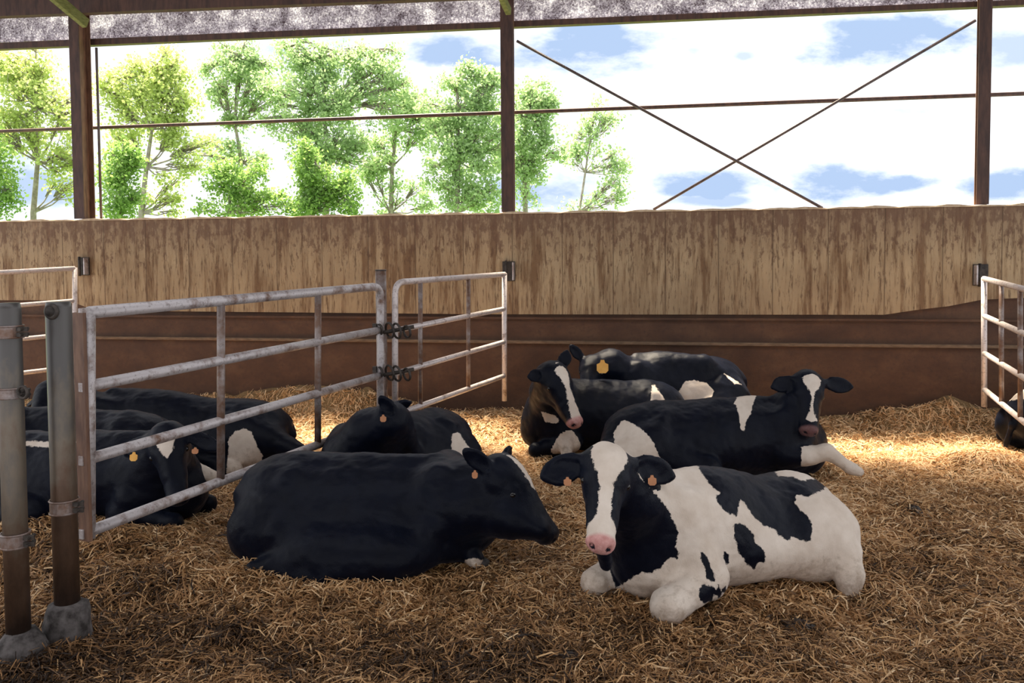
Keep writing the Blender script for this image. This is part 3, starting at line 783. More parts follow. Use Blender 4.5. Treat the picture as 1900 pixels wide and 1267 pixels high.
def cow(label, pos, heading, head, res=.016, sx=1., sy=1., sz=1., z0=0., black=True, patches=(), extra=None, legs=None,
        blaze=None, ears=None, tags=(), eyes=True, neck_lift=.0, neck_r=(.22, .13), neck_side=0., muzzle_pink=0., skip=(), body_roll=0.,
        hs=1.1, withz=1.0, leg_px=0, ear_w=.060, hooves=(), white_legs=False, rumpz=1.0, nose_white=False, neck_base=(.60, .47)):
    th = math.radians(heading)
    fx = np.array([math.cos(th), math.sin(th), 0]); fy = np.array([-math.sin(th), math.cos(th), 0]); fz = np.array([0, 0, 1.])
    cr, sr = math.cos(body_roll), math.sin(body_roll)
    Rb = np.stack([fx, fy, fz], 1)
    o0 = np.array([pos[0], pos[1], z0])
    def L(x, y, z):
        x, y, z = x * sx, y * sy, z * sz
        y2, z2 = y * cr - (z - .3) * sr, .3 + (z - .3) * cr + y * sr
        return o0 + fx * x + fy * y2 + fz * (z2 if body_roll else z)
    S = Skin(); sc = np.array([sx, sy, sz])
    E = lambda c, r, k=.1, g='body', R=None: S.ell(L(*c), np.array(r) * sc, Rb if R is None else R, k, g)
    # trunk
    E((.22, 0, .40 * withz), (.60, .33, .375 * withz), .08)
    E((-.22, 0, .35 * rumpz), (.66, .42, .345 * rumpz), .12)
    E((-.30, 0, .52 * rumpz), (.55, .26, .20), .14)
    E((-.62, 0, .42 * rumpz), (.36, .32, .31), .14)
    S.cone(L(.52, 0, .745 * withz), L(.0, 0, .69 * (withz + rumpz) / 2), .055, .06, .10)
    S.cone(L(.0, 0, .69 * (withz + rumpz) / 2), L(-.52, 0, .665 * rumpz), .06, .06, .12)
    S.cone(L(-.52, 0, .665 * rumpz), L(-.86, 0, .545 * rumpz), .055, .04, .10)
    for s_ in (-1, 1):
        S.cone(L(-.50, .17 * s_, .655 * rumpz), L(-.54, .245 * s_, .63 * rumpz), .045, .035, .08)      # hip
        S.cone(L(-.82, .09 * s_, .56 * rumpz), L(-.90, .11 * s_, .50 * rumpz), .05, .045, .08)         # pin bone
        E((-.60, .30 * s_, .27), (.34, .17, .27), .10)                      # thigh
        E((.56, .20 * s_, .42), (.20, .13, .31), .12)                       # shoulder
    E((.72, 0, .32), (.24, .22, .29), .12)
    # tail
    if 'tail' not in skip:
        S.cone(L(-.88, 0, .52 * rumpz), L(-1.0, .02, .33), .035, .028, .05); S.cone(L(-1.0, .02, .33), L(-.98, .12, .08), .026, .03, .03)
    dl = {'foreL': [(.50, .26, .30, .12), (.42, .28, .17, .10), (.84, .27, .10, .072), (.60, .20, .045, .048), (.50, .19, .04, .05)],
          'foreR': [(.50, -.26, .30, .12), (.42, -.28, .17, .10), (.84, -.27, .10, .072), (.60, -.20, .045, .048), (.50, -.19, .04, .05)],
          'hindL': [(-.50, .34, .30, .17), (-.20, .44, .21, .13), (-.66, .52, .09, .062), (-.28, .58, .045, .042), (-.16, .60, .04, .05)],
          'hindR': [(-.50, -.34, .30, .17), (-.20, -.44, .21, .13), (-.66, -.52, .09, .062), (-.28, -.58, .045, .042), (-.16, -.60, .04, .05)]}
    dl.update(legs or {})
    for nm, ch in dl.items():
        if nm in skip or not ch: continue
        pts = [(np.array(c[0]) if isinstance(c[0], np.ndarray) else L(*c[:3])) for c in ch]
        rs = [c[-1] for c in ch]
        for i in range(len(ch) - 1): S.cone(pts[i], pts[i + 1], rs[i], rs[i + 1], .045, nm)
    # head
    poll, muz, uph = head
    hx = nrm(muz - poll); hz = nrm(np.asarray(uph, float) - hx * float(np.dot(uph, hx))); hy = np.cross(hz, hx)
    Rh = np.stack([hx, hy, hz], 1); q = hs
    Hh = lambda x, y, z: poll + (hx * x + hy * y + hz * z) * q
    HE = lambda c, r, k=.05, R=None, g='head': S.ell(Hh(*c), np.array(r) * q, Rh if R is None else R, k * q, g)
    HC = lambda a, b, ra, rb, k=.05, g='head': S.cone(Hh(*a), Hh(*b), ra * q, rb * q, k * q, g)
    # neck
    n0 = L(neck_base[0], 0, neck_base[1]); n2 = Hh(.03, 0, -.10)
    n1 = (n0 + n2) / 2 + np.array([0, 0, neck_lift]) + fy * neck_side
    S.cone(n0, n1, neck_r[0], (neck_r[0] + neck_r[1]) / 2, .10, 'neck'); S.cone(n1, n2, (neck_r[0] + neck_r[1]) / 2, neck_r[1], .07, 'neck')
    S.cone(L(.80, 0, .25), (n1 + n2) / 2 + np.array([0, 0, -neck_r[1] * .8]), .12, .06, .10, 'neck')
    HE((.07, 0, -.065), (.12, .118, .105), .06)
    HE((-.005, 0, -.02), (.055, .075, .055), .05)
    HC((.06, 0, -.035), (.40, 0, -.075), .085, .052, .06)
    HC((.14, .0, -.05), (.30, .0, -.065), .098, .066, .05)
    for s_ in (-1, 1):
        HE((.135, .083 * s_, -.035), (.05, .032, .034), .03)                  # brow
        HE((.10, .062 * s_, -.155), (.115, .042, .095), .05)                   # jaw muscle
        HC((.20, .062 * s_, -.085), (.38, .045 * s_, -.085), .028, .026, .04)
        HC((.05, .05 * s_, -.20), (.36, .022 * s_, -.145), .035, .028, .05)
    HC((.40, .0, -.082), (.445, 0, -.085), .062, .066, .04)
    HE((.468, 0, -.082), (.048, .076, .056), .03)
    HC((.33, 0, -.14), (.445, 0, -.137), .036, .034, .035)
    for s_ in (-1, 1):
        S.cut(Hh(.507, .043 * s_, -.066), np.array((.02, .012, .014)) * q, Rh, .012)
        if ears and ears[0 if s_ > 0 else 1] is None: continue
        eb = Hh(.005, .085 * s_, -.045)
        if ears: tip, ncup = ears[0 if s_ > 0 else 1]
        else: tip, ncup = Hh(-.02, .33 * s_, -.06), hz
        ed = nrm(tip - eb); el_ = np.linalg.norm(tip - eb)
        nn = nrm(np.asarray(ncup, float) - ed * float(np.dot(ncup, ed))); ew = np.cross(nn, ed)
        Re = np.stack([ed, ew, nn], 1)
        S.cone(eb - ed * .02, eb + ed * el_ * .35, .04 * q, .034 * q, .03, 'ear')
        S.ell(eb + ed * el_ * .58, np.array((el_ * .43, ear_w * q, .022 * q)), Re, .02, 'ear')
        S.cone(eb + ed * el_ * .62, eb + ed * el_ * .99, ear_w * .36 * q, .010 * q, .04, 'ear')
        S.cut(eb + ed * el_ * .60 + nn * .024 * q, np.array((el_ * .36, ear_w * .76 * q, .022 * q)), Re, .01)
    if extra: extra(S, L, Rb, sc)
    Vv, Q = S.mesh(res)
    # coat fields
    root = empty('cow', tuple(o0)); tag(root, label, 'cow', 'cows lying in the straw')
    gr = S.groups(Vv)
    hd = gr['head']; other = np.minimum(gr['body'], gr['neck'])
    pat = np.full(len(Vv), -.3 if black else .3)
    px, py = PROJ(Vv); scale = F_PX / pos[1]
    for (kind, poly) in patches:
        sdv = poly_sd(px, py, poly) / scale
        pat = np.maximum(pat, sdv) if kind == 'w' else np.minimum(pat, -sdv)
    hl = (Vv - poll) @ Rh / q
    isH = (hd < other + .01) & (gr.get('ear', hd + 1) > hd - .004)
    hp = np.full(len(Vv), -.3)
    if blaze:
        xs, ws = zip(*blaze); wv = np.interp(hl[:, 0], xs, ws); hp = wv - np.abs(hl[:, 1])
        hp = np.where(hl[:, 2] < -.13, -.05, hp)
    if nose_white: hp = np.maximum(hp, np.minimum(hl[:, 0] - .375, hl[:, 2] + .13))
    pat = np.where(isH, hp, pat)
    if 'ear' in gr: pat = np.where((gr['ear'] < hd) & (gr['ear'] < other), -.3, pat)
    if white_legs:
        for nm in white_legs:
            g_ = gr.get(nm)
            if g_ is not None: pat = np.where(g_ < np.minimum(gr['body'], gr['neck']) - .012, np.clip((px - leg_px) / scale, -.3, .1), pat)
    pink = np.zeros(len(Vv))
    if muzzle_pink:
        pink = muzzle_pink * np.clip((hl[:, 0] - .445) / .02, 0, 1) * (hd <= np.min(np.stack(list(gr.values())), 0) + 1e-6) * np.clip((.15 + hl[:, 2]) / .02, 0, 1)
    nd = np.minimum(np.linalg.norm(hl - [.507, .043, -.066], axis=1), np.linalg.norm(hl - [.507, -.043, -.066], axis=1))
    pat = np.where(nd < .019, -.3, pat); pink = np.where(nd < .016, 0, pink)
    b = fast_mesh('body', Vv, Q, M['coat'], root, smooth=True, attrs={'pat': pat, 'pink': pink})
    sm = b.modifiers.new('smooth', 'SMOOTH'); sm.factor = .5; sm.iterations = 2
    for ns_, st_ in ((.17, .022), (.06, .008)):
        dm = b.modifiers.new('skin folds', 'DISPLACE'); dm.texture = CLOUD[ns_]; dm.strength = st_; dm.mid_level = .5; dm.texture_coords = 'LOCAL'
    if eyes:
        for s_ in (-1, 1):
            c = Hh(.150, .109 * s_, -.048); m = MB()
            uv = []; 
            for i in range(9):
                a = math.pi * i / 8
                for k in range(14):
                    w = 2 * math.pi * k / 14
                    uv.append(c + (hx * math.cos(w) * math.sin(a) + hz * math.sin(w) * math.sin(a) + hy * math.cos(a)) * .021 * q)
            m.add(uv, [(i * 14 + k, i * 14 + (k + 1) % 14, (i + 1) * 14 + (k + 1) % 14, (i + 1) * 14 + k) for i in range(8) for k in range(14)])
            m.build('eye', M['eye'], root, smooth=True)
    for (tp, nrmv, w_, h_, mt) in tags:
        tp = np.asarray(tp, float); n_ = nrm(nrmv); s2 = nrm(np.cross(n_, [0, 0, 1.])); u2 = np.cross(s2, n_)
        m = MB(); prof_ = [(-.30, 1.0), (.30, 1.0), (.45, .55), (1.0, .35), (1.0, -.6), (.55, -1.0), (-.55, -1.0), (-1.0, -.6), (-1.0, .35), (-.45, .55)]
        f0 = [tp + s2 * a * w_ / 2 + u2 * b_ * h_ / 2 + n_ * .002 for a, b_ in prof_]; f1 = [p_ - n_ * .005 for p_ in f0]; k = len(prof_)
        m.add(f0 + f1, [tuple(range(k)), tuple(range(2 * k - 1, k - 1, -1))] + [(i, k + i, k + (i + 1) % k, (i + 1) % k) for i in range(k)])
        o = m.build('ear_tag', M[mt], root); o['label'] = 'yellow ear tag' if mt == 'tagy' else 'orange-brown ear tag'
    for (hp0, hp1, r_) in hooves:
        m = MB(); m.tube([hp0, (np.asarray(hp0) + hp1) / 2, hp1], [r_ * .8, r_, r_ * .75], 12); m.build('hoof', M['hoof'], root, smooth=True)
    return root
def headpose(pp, mp, Yp, Lh, up, nearer=True):
    """poll pixel at depth Yp, muzzle pixel at the depth that makes the head Lh long"""
    a = P(*pp, Yp); best = None
    for k in range(200):
        Y = Yp + (-1 if nearer else 1) * Lh * k / 200; b = P(*mp, Y); e = abs(np.linalg.norm(b - a) - Lh)
        if best is None or e < best[0] - 1e-4: best = (e, b)
    return a, best[1], np.asarray(up, float)
TOCAM = np.array([0, -1., .25])
c5 = lambda pts: [(980 + x / 2.969, 800 + y / 2.969) for x, y in pts]
c6 = lambda pts: [(920 + x / 2.714, 620 + y / 2.714) for x, y in pts]

# white and black cow in front
FP = [
 ('b', c5([(560, 150), (600, 230), (705, 345), (760, 420), (800, 490), (825, 560), (812, 630), (832, 680), (820, 705), (790, 695), (750, 720), (735, 748), (690, 775), (640, 785), (628, 772), (580, 805), (480, 865), (465, 800), (430, 700), (430, 560), (330, 560), (290, 300), (250, 140), (400, 80)])),
 ('b', c5([(925, 185), (1000, 290), (1065, 345), (1025, 345), (1050, 400), (1090, 445), (1150, 468), (1170, 372), (1200, 410), (1240, 470), (1300, 515), (1360, 545), (1400, 585), (1450, 605), (1450, 580), (1500, 598), (1562, 608), (1568, 520), (1545, 470), (1500, 430), (1465, 395), (1480, 345), (1540, 360), (1600, 340), (1640, 305), (1700, 285), (1650, 262), (1560, 262), (1500, 272), (1440, 250), (1380, 245), (1340, 200), (1200, 120)])),
 ('b', c5([(1135, 510), (1165, 505), (1215, 535), (1245, 575), (1258, 620), (1290, 645), (1308, 690), (1300, 728), (1270, 730), (1245, 762), (1210, 740), (1190, 715), (1160, 660), (1135, 590)])),
 ('b', c5([(945, 665), (965, 660), (985, 690), (1005, 740), (1030, 790), (1035, 825), (1005, 832), (980, 800), (972, 740), (948, 700)])),
 ('b', c5([(1076, 665), (1090, 660), (1108, 690), (1110, 725), (1095, 740), (1078, 700)])),
 ('b', c5([(940, 870), (965, 840), (1010, 855), (1040, 880), (1050, 845), (1065, 880), (1085, 850), (1105, 900), (1075, 890), (1055, 918), (1025, 900), (1010, 940), (960, 945), (937, 915)])),
]
def xF(S, L, Rb, sc):
    S.cone(L(-.72, .20, .38), L(-.70, .38, .22), .14, .11, .08)     # near haunch
    S.cone(L(.62, .08, .20), G(1172, 1112) + [0, .08, .05], .15, .09, .10)
    S.cone(P(1120, 1018, 4.62), P(1124, 1046, 4.66), .050, .040, .03, 'head')
FLEG = {'foreL': [(.50, .24, .34, .13), (.44, .32, .20, .12), (.80, .36, .10, .10), (.60, .26, .06, .07)],
        'foreR': [(.55, -.2, .30, .12), (.60, -.28, .20, .10), (1.00, -.17, .075, .095), (.78, -.15, .05, .06)],
        'hindL': [(-.66, .32, .30, .15), (-.68, .42, .20, .10), (-.66, .49, .11, .085), (-.64, .50, .02, .07)],
        'hindR': None}
hF = headpose((1129, 842), (1117, 1003), 4.72, .50 * 1.12, (0.02, -.8, .6))
cow('white cow with large black patches lying in front, facing the camera', (1.44, 5.40), 205, hF, res=.0105, black=False, patches=FP, extra=xF, legs=FLEG,
    blaze=[(-.08, .098), (.05, .098), (.12, .066), (.20, .036), (.30, .030), (.37, .045), (.42, .09), (.6, .12)],
    ears=[(P(1247, 884, 4.85), TOCAM), (P(1008, 886, 4.75), TOCAM)], hs=1.12, muzzle_pink=.95, neck_lift=.0, neck_r=(.25, .15),
    tags=[(P(1210, 891, 4.74), TOCAM, .05, .06, 'tago'), (P(1053, 893, 4.70), TOCAM, .045, .05, 'tago')], rumpz=.79, withz=.99, sz=1.03, sx=.92, skip=('tail',), ear_w=.082)

# all-black cow in profile
def xB(S, L, Rb, sc):
    S.cone(P(875, 945, 5.66), P(945, 958, 5.56), .20, .135, .10); S.cone(P(945, 958, 5.56), P(1000, 982, 5.46), .135, .06, .10); S.ell(L(.0, -.40, .17), (.50, .26, .22), Rb, .14)
hB = headpose((938, 862), (1045, 984), 5.62, .50 * 1.2, (.6, -.15, .75))
kB = G(882, 1062)
cow('large all-black cow lying in profile in front, head pointing right', (-1.06, 5.88), -4, hB, res=.0135,
    blaze=[(-.05, .0), (.02, .03), (.12, .035), (.22, .012), (.26, -.1)],
    ears=[(P(945, 830, 5.75), np.array([1., -.3, .2])), (P(862, 836, 5.5), np.array([-.4, -1., .2]))], hs=1.2,
    tags=[(P(881, 880, 5.42), (-.3, -1, .1), .04, .055, 'tago')], neck_r=(.27, .17), neck_lift=-.03, sz=1.03, sy=1.08, withz=.92, rumpz=.97, extra=xB,
    legs={'foreR': [(.50, -.26, .30, .13), (.46, -.30, .17, .11), (kB + [-.05, .12, .12], .075), (kB + [.0, .05, .07], .062)]},
    patches=[('w', [(862, 1040), (885, 1034), (902, 1045), (905, 1070), (880, 1072), (865, 1058)])],
    hooves=[(kB + [.02, .05, .055], kB + [.09, .04, .035], .045)])

# black cow with white triangle on the shoulder
CP = [('w', c6([(1222, 265), (1320, 258), (1310, 310), (1295, 350), (1285, 400), (1260, 440), (1250, 490), (1235, 485), (1225, 420), (1215, 370), (1200, 345), (1222, 310)])),
      ('w', c6([(628, 440), (650, 432), (700, 455), (750, 490), (790, 540), (815, 590), (835, 640), (830, 700), (700, 720), (640, 620), (600, 560), (592, 500), (610, 470)]))]
def xC(S, L, Rb, sc):
    S.cone(L(-.62, -.30, .46), L(-.86, -.38, .24), .15, .20, .10); S.cone(L(-.82, 0, .50), L(-.96, -.28, .26), .12, .17, .10)
gl0, gl1, gl2 = P(1500, 846, 7.55), P(1534, 838, 7.5), P(1578, 868, 7.45)
hC = headpose((1503, 700), (1508, 797), 7.75, .50 * 1.12, (.0, -.9, .5))
cow('black cow with a white triangle on its shoulder, lying behind the white cow', (2.0, 7.85), 3, hC, res=.015, sx=1.14, patches=CP, extra=xC,
    blaze=[(-.1, -.05), (-.01, -.02), (.03, .085), (.10, .065), (.19, .014), (.28, .008), (.34, .02), (.40, .05), (.45, -.05)],
    ears=[(P(1582, 718, 7.8), TOCAM), (P(1432, 718, 7.75), TOCAM)], hs=1.12, ear_w=.075, muzzle_pink=.25, neck_r=(.25, .16), sz=1.04,
    legs={'foreR': [(.50, -.26, .30, .12), (gl0, .085), (gl1, .07), (gl2, .05), (gl2 + np.array([.07, -.02, -.03]), .045)], 'foreL': None},
    white_legs=['foreR'], leg_px=1487)

# cow with a drooping head, behind left
def xD(S, L, Rb, sc): pass
hD = headpose((1030, 684), (1080, 782), 8.55, .50 * 1.32, (.45, -.7, .6))
cow('black cow with slanting white blaze and pink nose, head lowered to the right', (1.02, 9.12), 188, hD, res=.016, sx=.98, sz=1.04,
    blaze=[(-.1, -.1), (.0, .045), (.05, .06), (.2, .024), (.34, .036), (.42, .05), (.6, .05)],
    ears=[(P(1052, 652, 8.75), TOCAM), (P(980, 700, 8.5), TOCAM)], hs=1.28, muzzle_pink=.9, neck_r=(.25, .19), neck_base=(.62, .50),
    patches=[('w', c6([(785, 255), (800, 255), (850, 325), (850, 345), (780, 345)])), ('w', c6([(228, 388), (300, 410), (322, 440), (300, 450), (245, 440)]))],
    legs={'foreR': [(.5, .2, .3, .1), (P(1052, 845, 8.6), .06)]}, white_legs=['foreR'])

# cow by the wall
def xE(S, L, Rb, sc):
    S.cone(P(1225, 672, 9.5), P(1305, 676, 9.5), .10, .12, .12)
hE = headpose((1100, 668), (1085, 730), 9.35, .50 * 1.1, (-.1, -.5, .9))
cow('black cow nearest the back wall, large yellow tag in its drooping ear', (1.93, 9.62), 190, hE, res=.017, sx=.90, sz=1.16, z0=.15, rumpz=.95, extra=xE,
    blaze=None, ears=[(P(1058, 641, 9.4), np.array([.3, -1, .1])), (P(1133, 676, 9.35), np.array([0, -1, .1]))][::-1], hs=1.1, neck_r=(.24, .16), neck_lift=.12,
    tags=[(P(1118, 680, 9.10), (0, -1, .1), .13, .15, 'tagy')],
    patches=[('w', c6([(955, 235), (1000, 232), (1060, 245), (1100, 290), (1080, 330), (890, 335), (920, 290)])), ('w', c6([(1150, 198), (1240, 255), (1200, 250)]))])

# cow behind the all-black one
hG = headpose((738, 764), (790, 838), 6.85, .50 * 1.1, (.6, .1, .75), nearer=False)
cow('black cow lying right behind the all-black cow, below the thin middle post', (-1.06, 7.36), 226, hG, res=.016, sx=.82,
    ears=[(P(762, 746, 6.95), np.array([1, 0, .2])), (P(706, 736, 6.75), np.array([-.2, -1, .1]))], hs=1.15, neck_r=(.25, .17), neck_lift=.05,
    tags=[(P(711, 776, 6.62), (0, -1, .1), .05, .06, 'tago')], eyes=False,
    patches=[('w', [(838, 806), (850, 800), (872, 832), (880, 880), (836, 880)])])

# left group behind the gate
hH = headpose((305, 800), (326, 925), 6.35, .50 * 1.15, (.15, -.85, .5))
cow('black cow with a white forehead lying nearest behind the large gate', (-3.55, 6.75), -8, hH, res=.015, sx=1.05, sz=.97,
    blaze=[(.0, -.1), (.05, .05), (.10, .062), (.18, .035), (.24, -.02)],
    ears=[(P(408, 832, 6.35), TOCAM), (P(228, 838, 6.4), TOCAM)], hs=1.15, neck_r=(.24, .16),
    tags=[(P(248, 847, 6.25), TOCAM, .06, .07, 'tagy'), (P(362, 836, 6.2), TOCAM, .05, .05, 'tago')],
    patches=[('w', [(48, 818), (150, 820), (98, 832), (48, 826)])])
hI = headpose((-60, 740), (-110, 830), 7.3, .52, (-.6, -.5, .6))
cow('black cow with sloping back, between the two other cows behind the gate', (-4.15, 7.62), 176, hI, res=.018, sz=1.02,
    neck_r=(.24, .15), legs={'hindL': [(-.5, .34, .3, .17), (-.3, .5, .2, .12), (P(352, 872, 6.72), .085), (P(398, 884, 6.68), .05)]}, white_legs=['hindL'], leg_px=338,
    patches=[('w', [(345, 852), (365, 850), (358, 862), (346, 866)]), ('w', [(372, 856), (395, 858), (406, 872), (388, 862)])])
def xJ(S, L, Rb, sc):
    S.cone(P(470, 800, 8.35), P(560, 842, 8.1), .17, .09, .12)
hJ = headpose((88, 716), (50, 775), 8.3, .52, (-.5, -.4, .7))
cow('black cow with a cream patch on its flank, farthest of the cows behind the gate', (-3.60, 8.55), 178, hJ, res=.017, sx=1.28, sz=1.06, rumpz=.86, extra=xJ,
    neck_r=(.24, .17), patches=[('w', [(425, 815), (436, 800), (452, 794), (466, 800), (478, 830), (488, 845), (480, 880), (420, 880)])])
# right edge
hK = headpose((2120, 690), (2150, 780), 8.5, .52, (.5, -.5, .6))
cow('black and white cow mostly outside the frame behind the right edge gate', (6.32, 8.72), 10, hK, res=.02, neck_r=(.24, .16), z0=.05,
    patches=[('w', [(1865, 745), (1885, 700), (1925, 690), (1925, 745), (1890, 740)])])


# ---------------------------------------------------------------- dung
def dung(px, py, rx, ry, h, label):
    g = G(px, py); m = MB(); vs_, fs_ = [], []; nr, ns = 7, 22
    z0 = float(H(g[0], g[1]))
    for i in range(nr + 1):
        t = i / nr
        for k in range(ns):
            w = 2 * math.pi * k / ns; e = 1 + .16 * math.sin(2 * w + px) + .1 * math.sin(5 * w + py)
            hh = h * (1 - t ** 2.2) * (1 + .35 * math.sin(7 * t + 3 * w)) + .012
            vs_.append((g[0] + rx * e * t * math.cos(w), g[1] + ry * e * t * math.sin(w), z0 + (hh if i < nr else -.03)))
    for i in range(nr):
        for k in range(ns): fs_.append((i * ns + k, i * ns + (k + 1) % ns, (i + 1) * ns + (k + 1) % ns, (i + 1) * ns + k))
    m.add(vs_, fs_); o = m.build('dung_pat', M['dung'], smooth=True); tag(o, label, 'dung', 'dung pats in the straw')
dung(1478, 1163, .11, .09, .035, 'dark round dung pat in the straw in front of the white and black cow')
dung(1695, 958, .09, .12, .035, 'dark dung pat in the straw right of the white and black cow')
dung(1055, 1228, .13, .08, .03, 'flat dark dung pat near the bottom middle of the straw')
dung(1640, 1122, .06, .05, .02, 'small dark dung pat right of the larger one in the foreground straw')

# ---------------------------------------------------------------- field and trees
o = mesh_obj('field', [(-120, 12.6, -.3), (120, 12.6, -.3), (120, 160, -.3), (-120, 160, -.3)], [(0, 1, 2, 3)], M['grass']); tag(o, kind='structure')
def tree(name, label, Y, base, trunk, blobs, leafmat, nleaf, lsize, grp='trees beyond the wall', r0=.13, seed=0):
    rg = np.random.default_rng(seed)
    g0 = P(*base, Y); g0[2] = -.3
    root = empty(name, tuple(g0)); tag(root, label, 'tree', grp)
    pts = [g0] + [P(a, b, Y) for a, b in trunk]
    n = len(pts); m = MB(); m.tube(pts, [r0 * (1 - .8 * i / (n - 1)) for i in range(n)], 9)
    m.build('trunk', M['bark'], root, smooth=True)
    bm_ = MB(); cl, wts = [], []
    blobs = list(blobs)
    for (px, py, rx, ry, dens) in list(blobs):
        for _ in range(4):
            a = rg.random() * 2 * math.pi; f = .25 + .2 * rg.random()
            if rg.random() < .55: a = -math.pi / 2 + rg.normal(0, .7)
            blobs.append((px + rx * 1.12 * math.cos(a), py + ry * 1.12 * math.sin(a), rx * f, ry * (f + .12), 1.3))
    for (px, py, rx, ry, dens) in blobs:
        sc = Y / F_PX; c = P(px, py, Y); k = max(6, int(rx * ry / 38 * dens))
        a = rg.normal(0, 1, (k, 3)); a /= np.linalg.norm(a, axis=1)[:, None]; a *= rg.random(k)[:, None] ** .5 * 1.15
        pc = c + a * [rx * sc, max(rx, ry) * sc * .9, ry * sc]
        cl.append(pc); wts += [1] * k
        # branch from the trunk below the blob
        tz = c[2] - max(ry * sc * .9, .5)
        seg = np.array(pts); j = int(np.argmin(np.abs(seg[:, 2] - tz)))
        j2 = min(j + 1, n - 1); s0 = (seg[j] + seg[j2]) / 2 if seg[j2][2] <= c[2] else seg[j]
        s0 = np.array(s0)
        bm_.tube([s0, (s0 + c) / 2 + [0, 0, -.12], c], [r0 * .32, r0 * .2, r0 * .1], 5)
        for p_ in pc[:: max(1, k // 14)]:
            bm_.tube([lerp(s0, c, .55), (c + p_) / 2 + rg.normal(0, .05, 3), p_], [r0 * .14, r0 * .09, r0 * .05], 4)
    bm_.build('branches', M['bark'], root, smooth=True)
    cl = np.concatenate(cl); nl = int(nleaf)
    ci = rg.integers(0, len(cl), nl)
    c = cl[ci] + rg.normal(0, .15, (nl, 3)) * [1, 1, .8]
    d = rg.normal(0, 1, (nl, 3)); d /= np.linalg.norm(d, axis=1)[:, None]
    s = np.cross(d, rg.normal(0, 1, (nl, 3))); s /= np.linalg.norm(s, axis=1)[:, None]
    L = (.80 * lsize * (.6 + .8 * rg.random(nl)))[:, None]
    V_ = np.stack([c - d * L * .5, c + s * L * .36, c + d * L * .55, c - s * L * .36], 1).reshape(-1, 3)
    Q_ = np.arange(nl * 4).reshape(-1, 4)
    ctone = rg.random(len(cl))
    t_ = np.repeat(np.clip(.5 * ctone[ci] + .5 * rg.random(nl), 0, 1), 4)
    fast_mesh('foliage', V_, Q_, M[leafmat], root, smooth=False, attrs={'tone': t_})
    return root
tree('birch_tree', 'pale yellow-green tree left of the left column, cut by the left edge', 30, (60, 400), [(62, 395), (70, 300), (68, 200), (66, 110)],
     [(65, 125, 62, 34, 1), (25, 180, 55, 50, 1), (105, 190, 40, 60, 1), (60, 250, 60, 50, .8), (120, 290, 28, 60, .7), (20, 260, 40, 40, .6), (130, 340, 25, 28, .6), (60, 175, 50, 40, .8)],
     'leaf_y', 10500, .15, seed=1)
tree('bushy_tree', 'dense darker green bushy tree low at the far left edge', 28, (-20, 400), [(-20, 350), (-15, 280)],
     [(-10, 320, 34, 55, 2), (5, 375, 30, 30, 2), (-40, 280, 40, 50, 2)], 'leaf_d', 4200, .15, r0=.1, seed=2)
tree('birch_tree', 'yellow-green tree just right of the left column with a bare lower trunk', 30, (258, 410), [(262, 395), (272, 310), (282, 240), (290, 120)],
     [(300, 130, 45, 30, 1.2), (255, 170, 50, 40, 1.3), (330, 175, 42, 45, 1.1), (225, 210, 38, 55, 1.2), (290, 215, 55, 45, 1.2), (350, 275, 40, 32, .8), (235, 285, 38, 26, .7), (330, 330, 25, 25, .3), (300, 380, 26, 18, .4)],
     'leaf_y', 12500, .15, seed=3)
tree('bushy_tree', 'deep green bush behind the thin vertical pipe by the left column', 27, (222, 420), [(222, 380), (224, 310)],
     [(222, 320, 26, 35, 2), (225, 375, 30, 40, 2.2), (252, 300, 14, 14, 2)], 'leaf_d', 4600, .14, r0=.08, seed=4)
tree('poplar_tree', 'open-crowned green tree with dark branches right of the yellow-green trees', 33, (440, 420), [(445, 390), (448, 300), (436, 230), (440, 100)],
     [(440, 110, 48, 30, 1.4), (405, 150, 35, 28, 1), (465, 150, 40, 35, 1.3), (420, 195, 34, 22, .8), (440, 232, 22, 10, 1.6), (480, 195, 30, 26, 1), (400, 290, 30, 24, .5), (455, 300, 30, 30, .7)],
     'leaf_g', 9000, .15, seed=5)
tree('bushy_tree', 'rounded deep green bush low between the open-crowned tree and the tall one', 29, (425, 430), [(425, 395), (425, 350)],
     [(410, 340, 24, 28, 2), (455, 335, 30, 32, 2), (440, 385, 55, 20, 1.6), (500, 385, 40, 22, 1)], 'leaf_d', 5200, .14, r0=.08, seed=6)
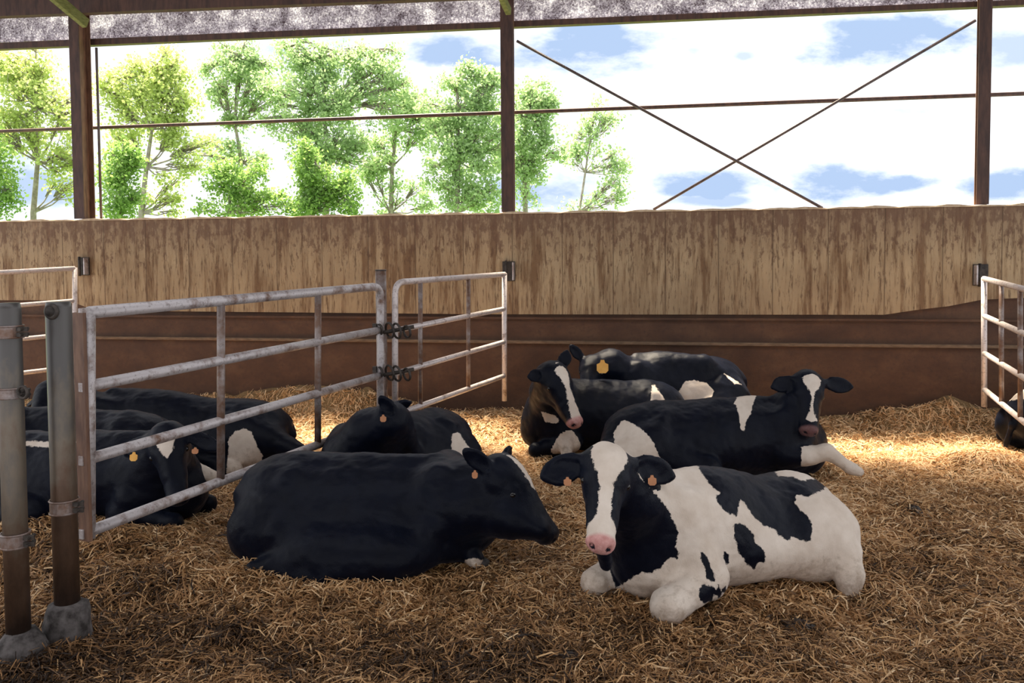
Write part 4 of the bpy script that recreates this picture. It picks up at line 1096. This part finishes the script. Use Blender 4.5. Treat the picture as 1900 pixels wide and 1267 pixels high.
tree('poplar_tree', 'tallest full green tree in the row, touching the eaves', 32, (600, 420), [(605, 395), (610, 300), (600, 200), (600, 90)],
     [(560, 105, 50, 28, 1.4), (640, 105, 52, 26, 1.4), (700, 125, 48, 36, 1.3), (560, 165, 60, 40, 1.5), (640, 175, 62, 42, 1.5), (550, 230, 52, 36, 1.4), (630, 245, 60, 42, 1.5), (720, 190, 40, 45, 1.3), (565, 290, 35, 28, 1), (655, 300, 40, 34, 1)],
     'leaf_g', 21000, .15, r0=.16, seed=7)
tree('bushy_tree', 'deep green ivy-clad trunk tree in front of the tallest tree', 29, (580, 430), [(580, 395), (585, 300)],
     [(570, 320, 26, 34, 2.4), (600, 350, 32, 34, 2.4), (575, 385, 40, 24, 2.4), (650, 370, 22, 34, 2)], 'leaf_d', 7800, .14, r0=.1, seed=8)
tree('poplar_tree', 'green tree with bare grey trunk between the tallest tree and the middle column', 33, (725, 420), [(725, 395), (728, 310), (735, 240), (745, 180)],
     [(745, 210, 42, 36, 1.3), (775, 250, 40, 34, 1.2), (715, 290, 40, 30, 1), (740, 370, 50, 28, .5), (700, 335, 20, 18, .9)], 'leaf_g', 8200, .15, seed=9)
tree('poplar_tree', 'full green tree immediately left of the middle column', 31, (845, 420), [(848, 395), (850, 300), (850, 200), (850, 140)],
     [(845, 150, 36, 26, 1.2), (900, 180, 36, 32, 1.3), (835, 205, 44, 34, 1.4), (890, 240, 46, 38, 1.5), (840, 270, 50, 38, 1.4), (890, 310, 44, 40, 1.3), (830, 335, 36, 30, 1), (875, 375, 52, 24, 1.8)],
     'leaf_g', 16500, .15, seed=10)
tree('poplar_tree', 'green tree directly right of the middle column', 32, (975, 420), [(975, 395), (972, 300), (975, 220), (985, 160)],
     [(990, 180, 34, 28, 1.1), (965, 215, 36, 34, 1.3), (1005, 230, 32, 32, 1.1), (1000, 280, 40, 26, 1.6), (960, 290, 34, 34, 1.2), (975, 350, 28, 40, .9)],
     'leaf_g', 9500, .15, seed=11)
tree('sapling_tree', 'small thin leaning young tree standing alone right of the row', 28, (1070, 430), [(1075, 392), (1086, 320), (1095, 260), (1103, 200)],
     [(1102, 215, 18, 22, .8), (1070, 245, 26, 24, .8), (1130, 235, 26, 16, .8), (1095, 262, 24, 16, .8), (1135, 305, 24, 20, .8), (1065, 300, 18, 14, .4), (1120, 350, 30, 22, .6), (1105, 380, 45, 12, .9), (1145, 330, 16, 22, .5)],
     'leaf_g', 3300, .13, r0=.06, seed=12)
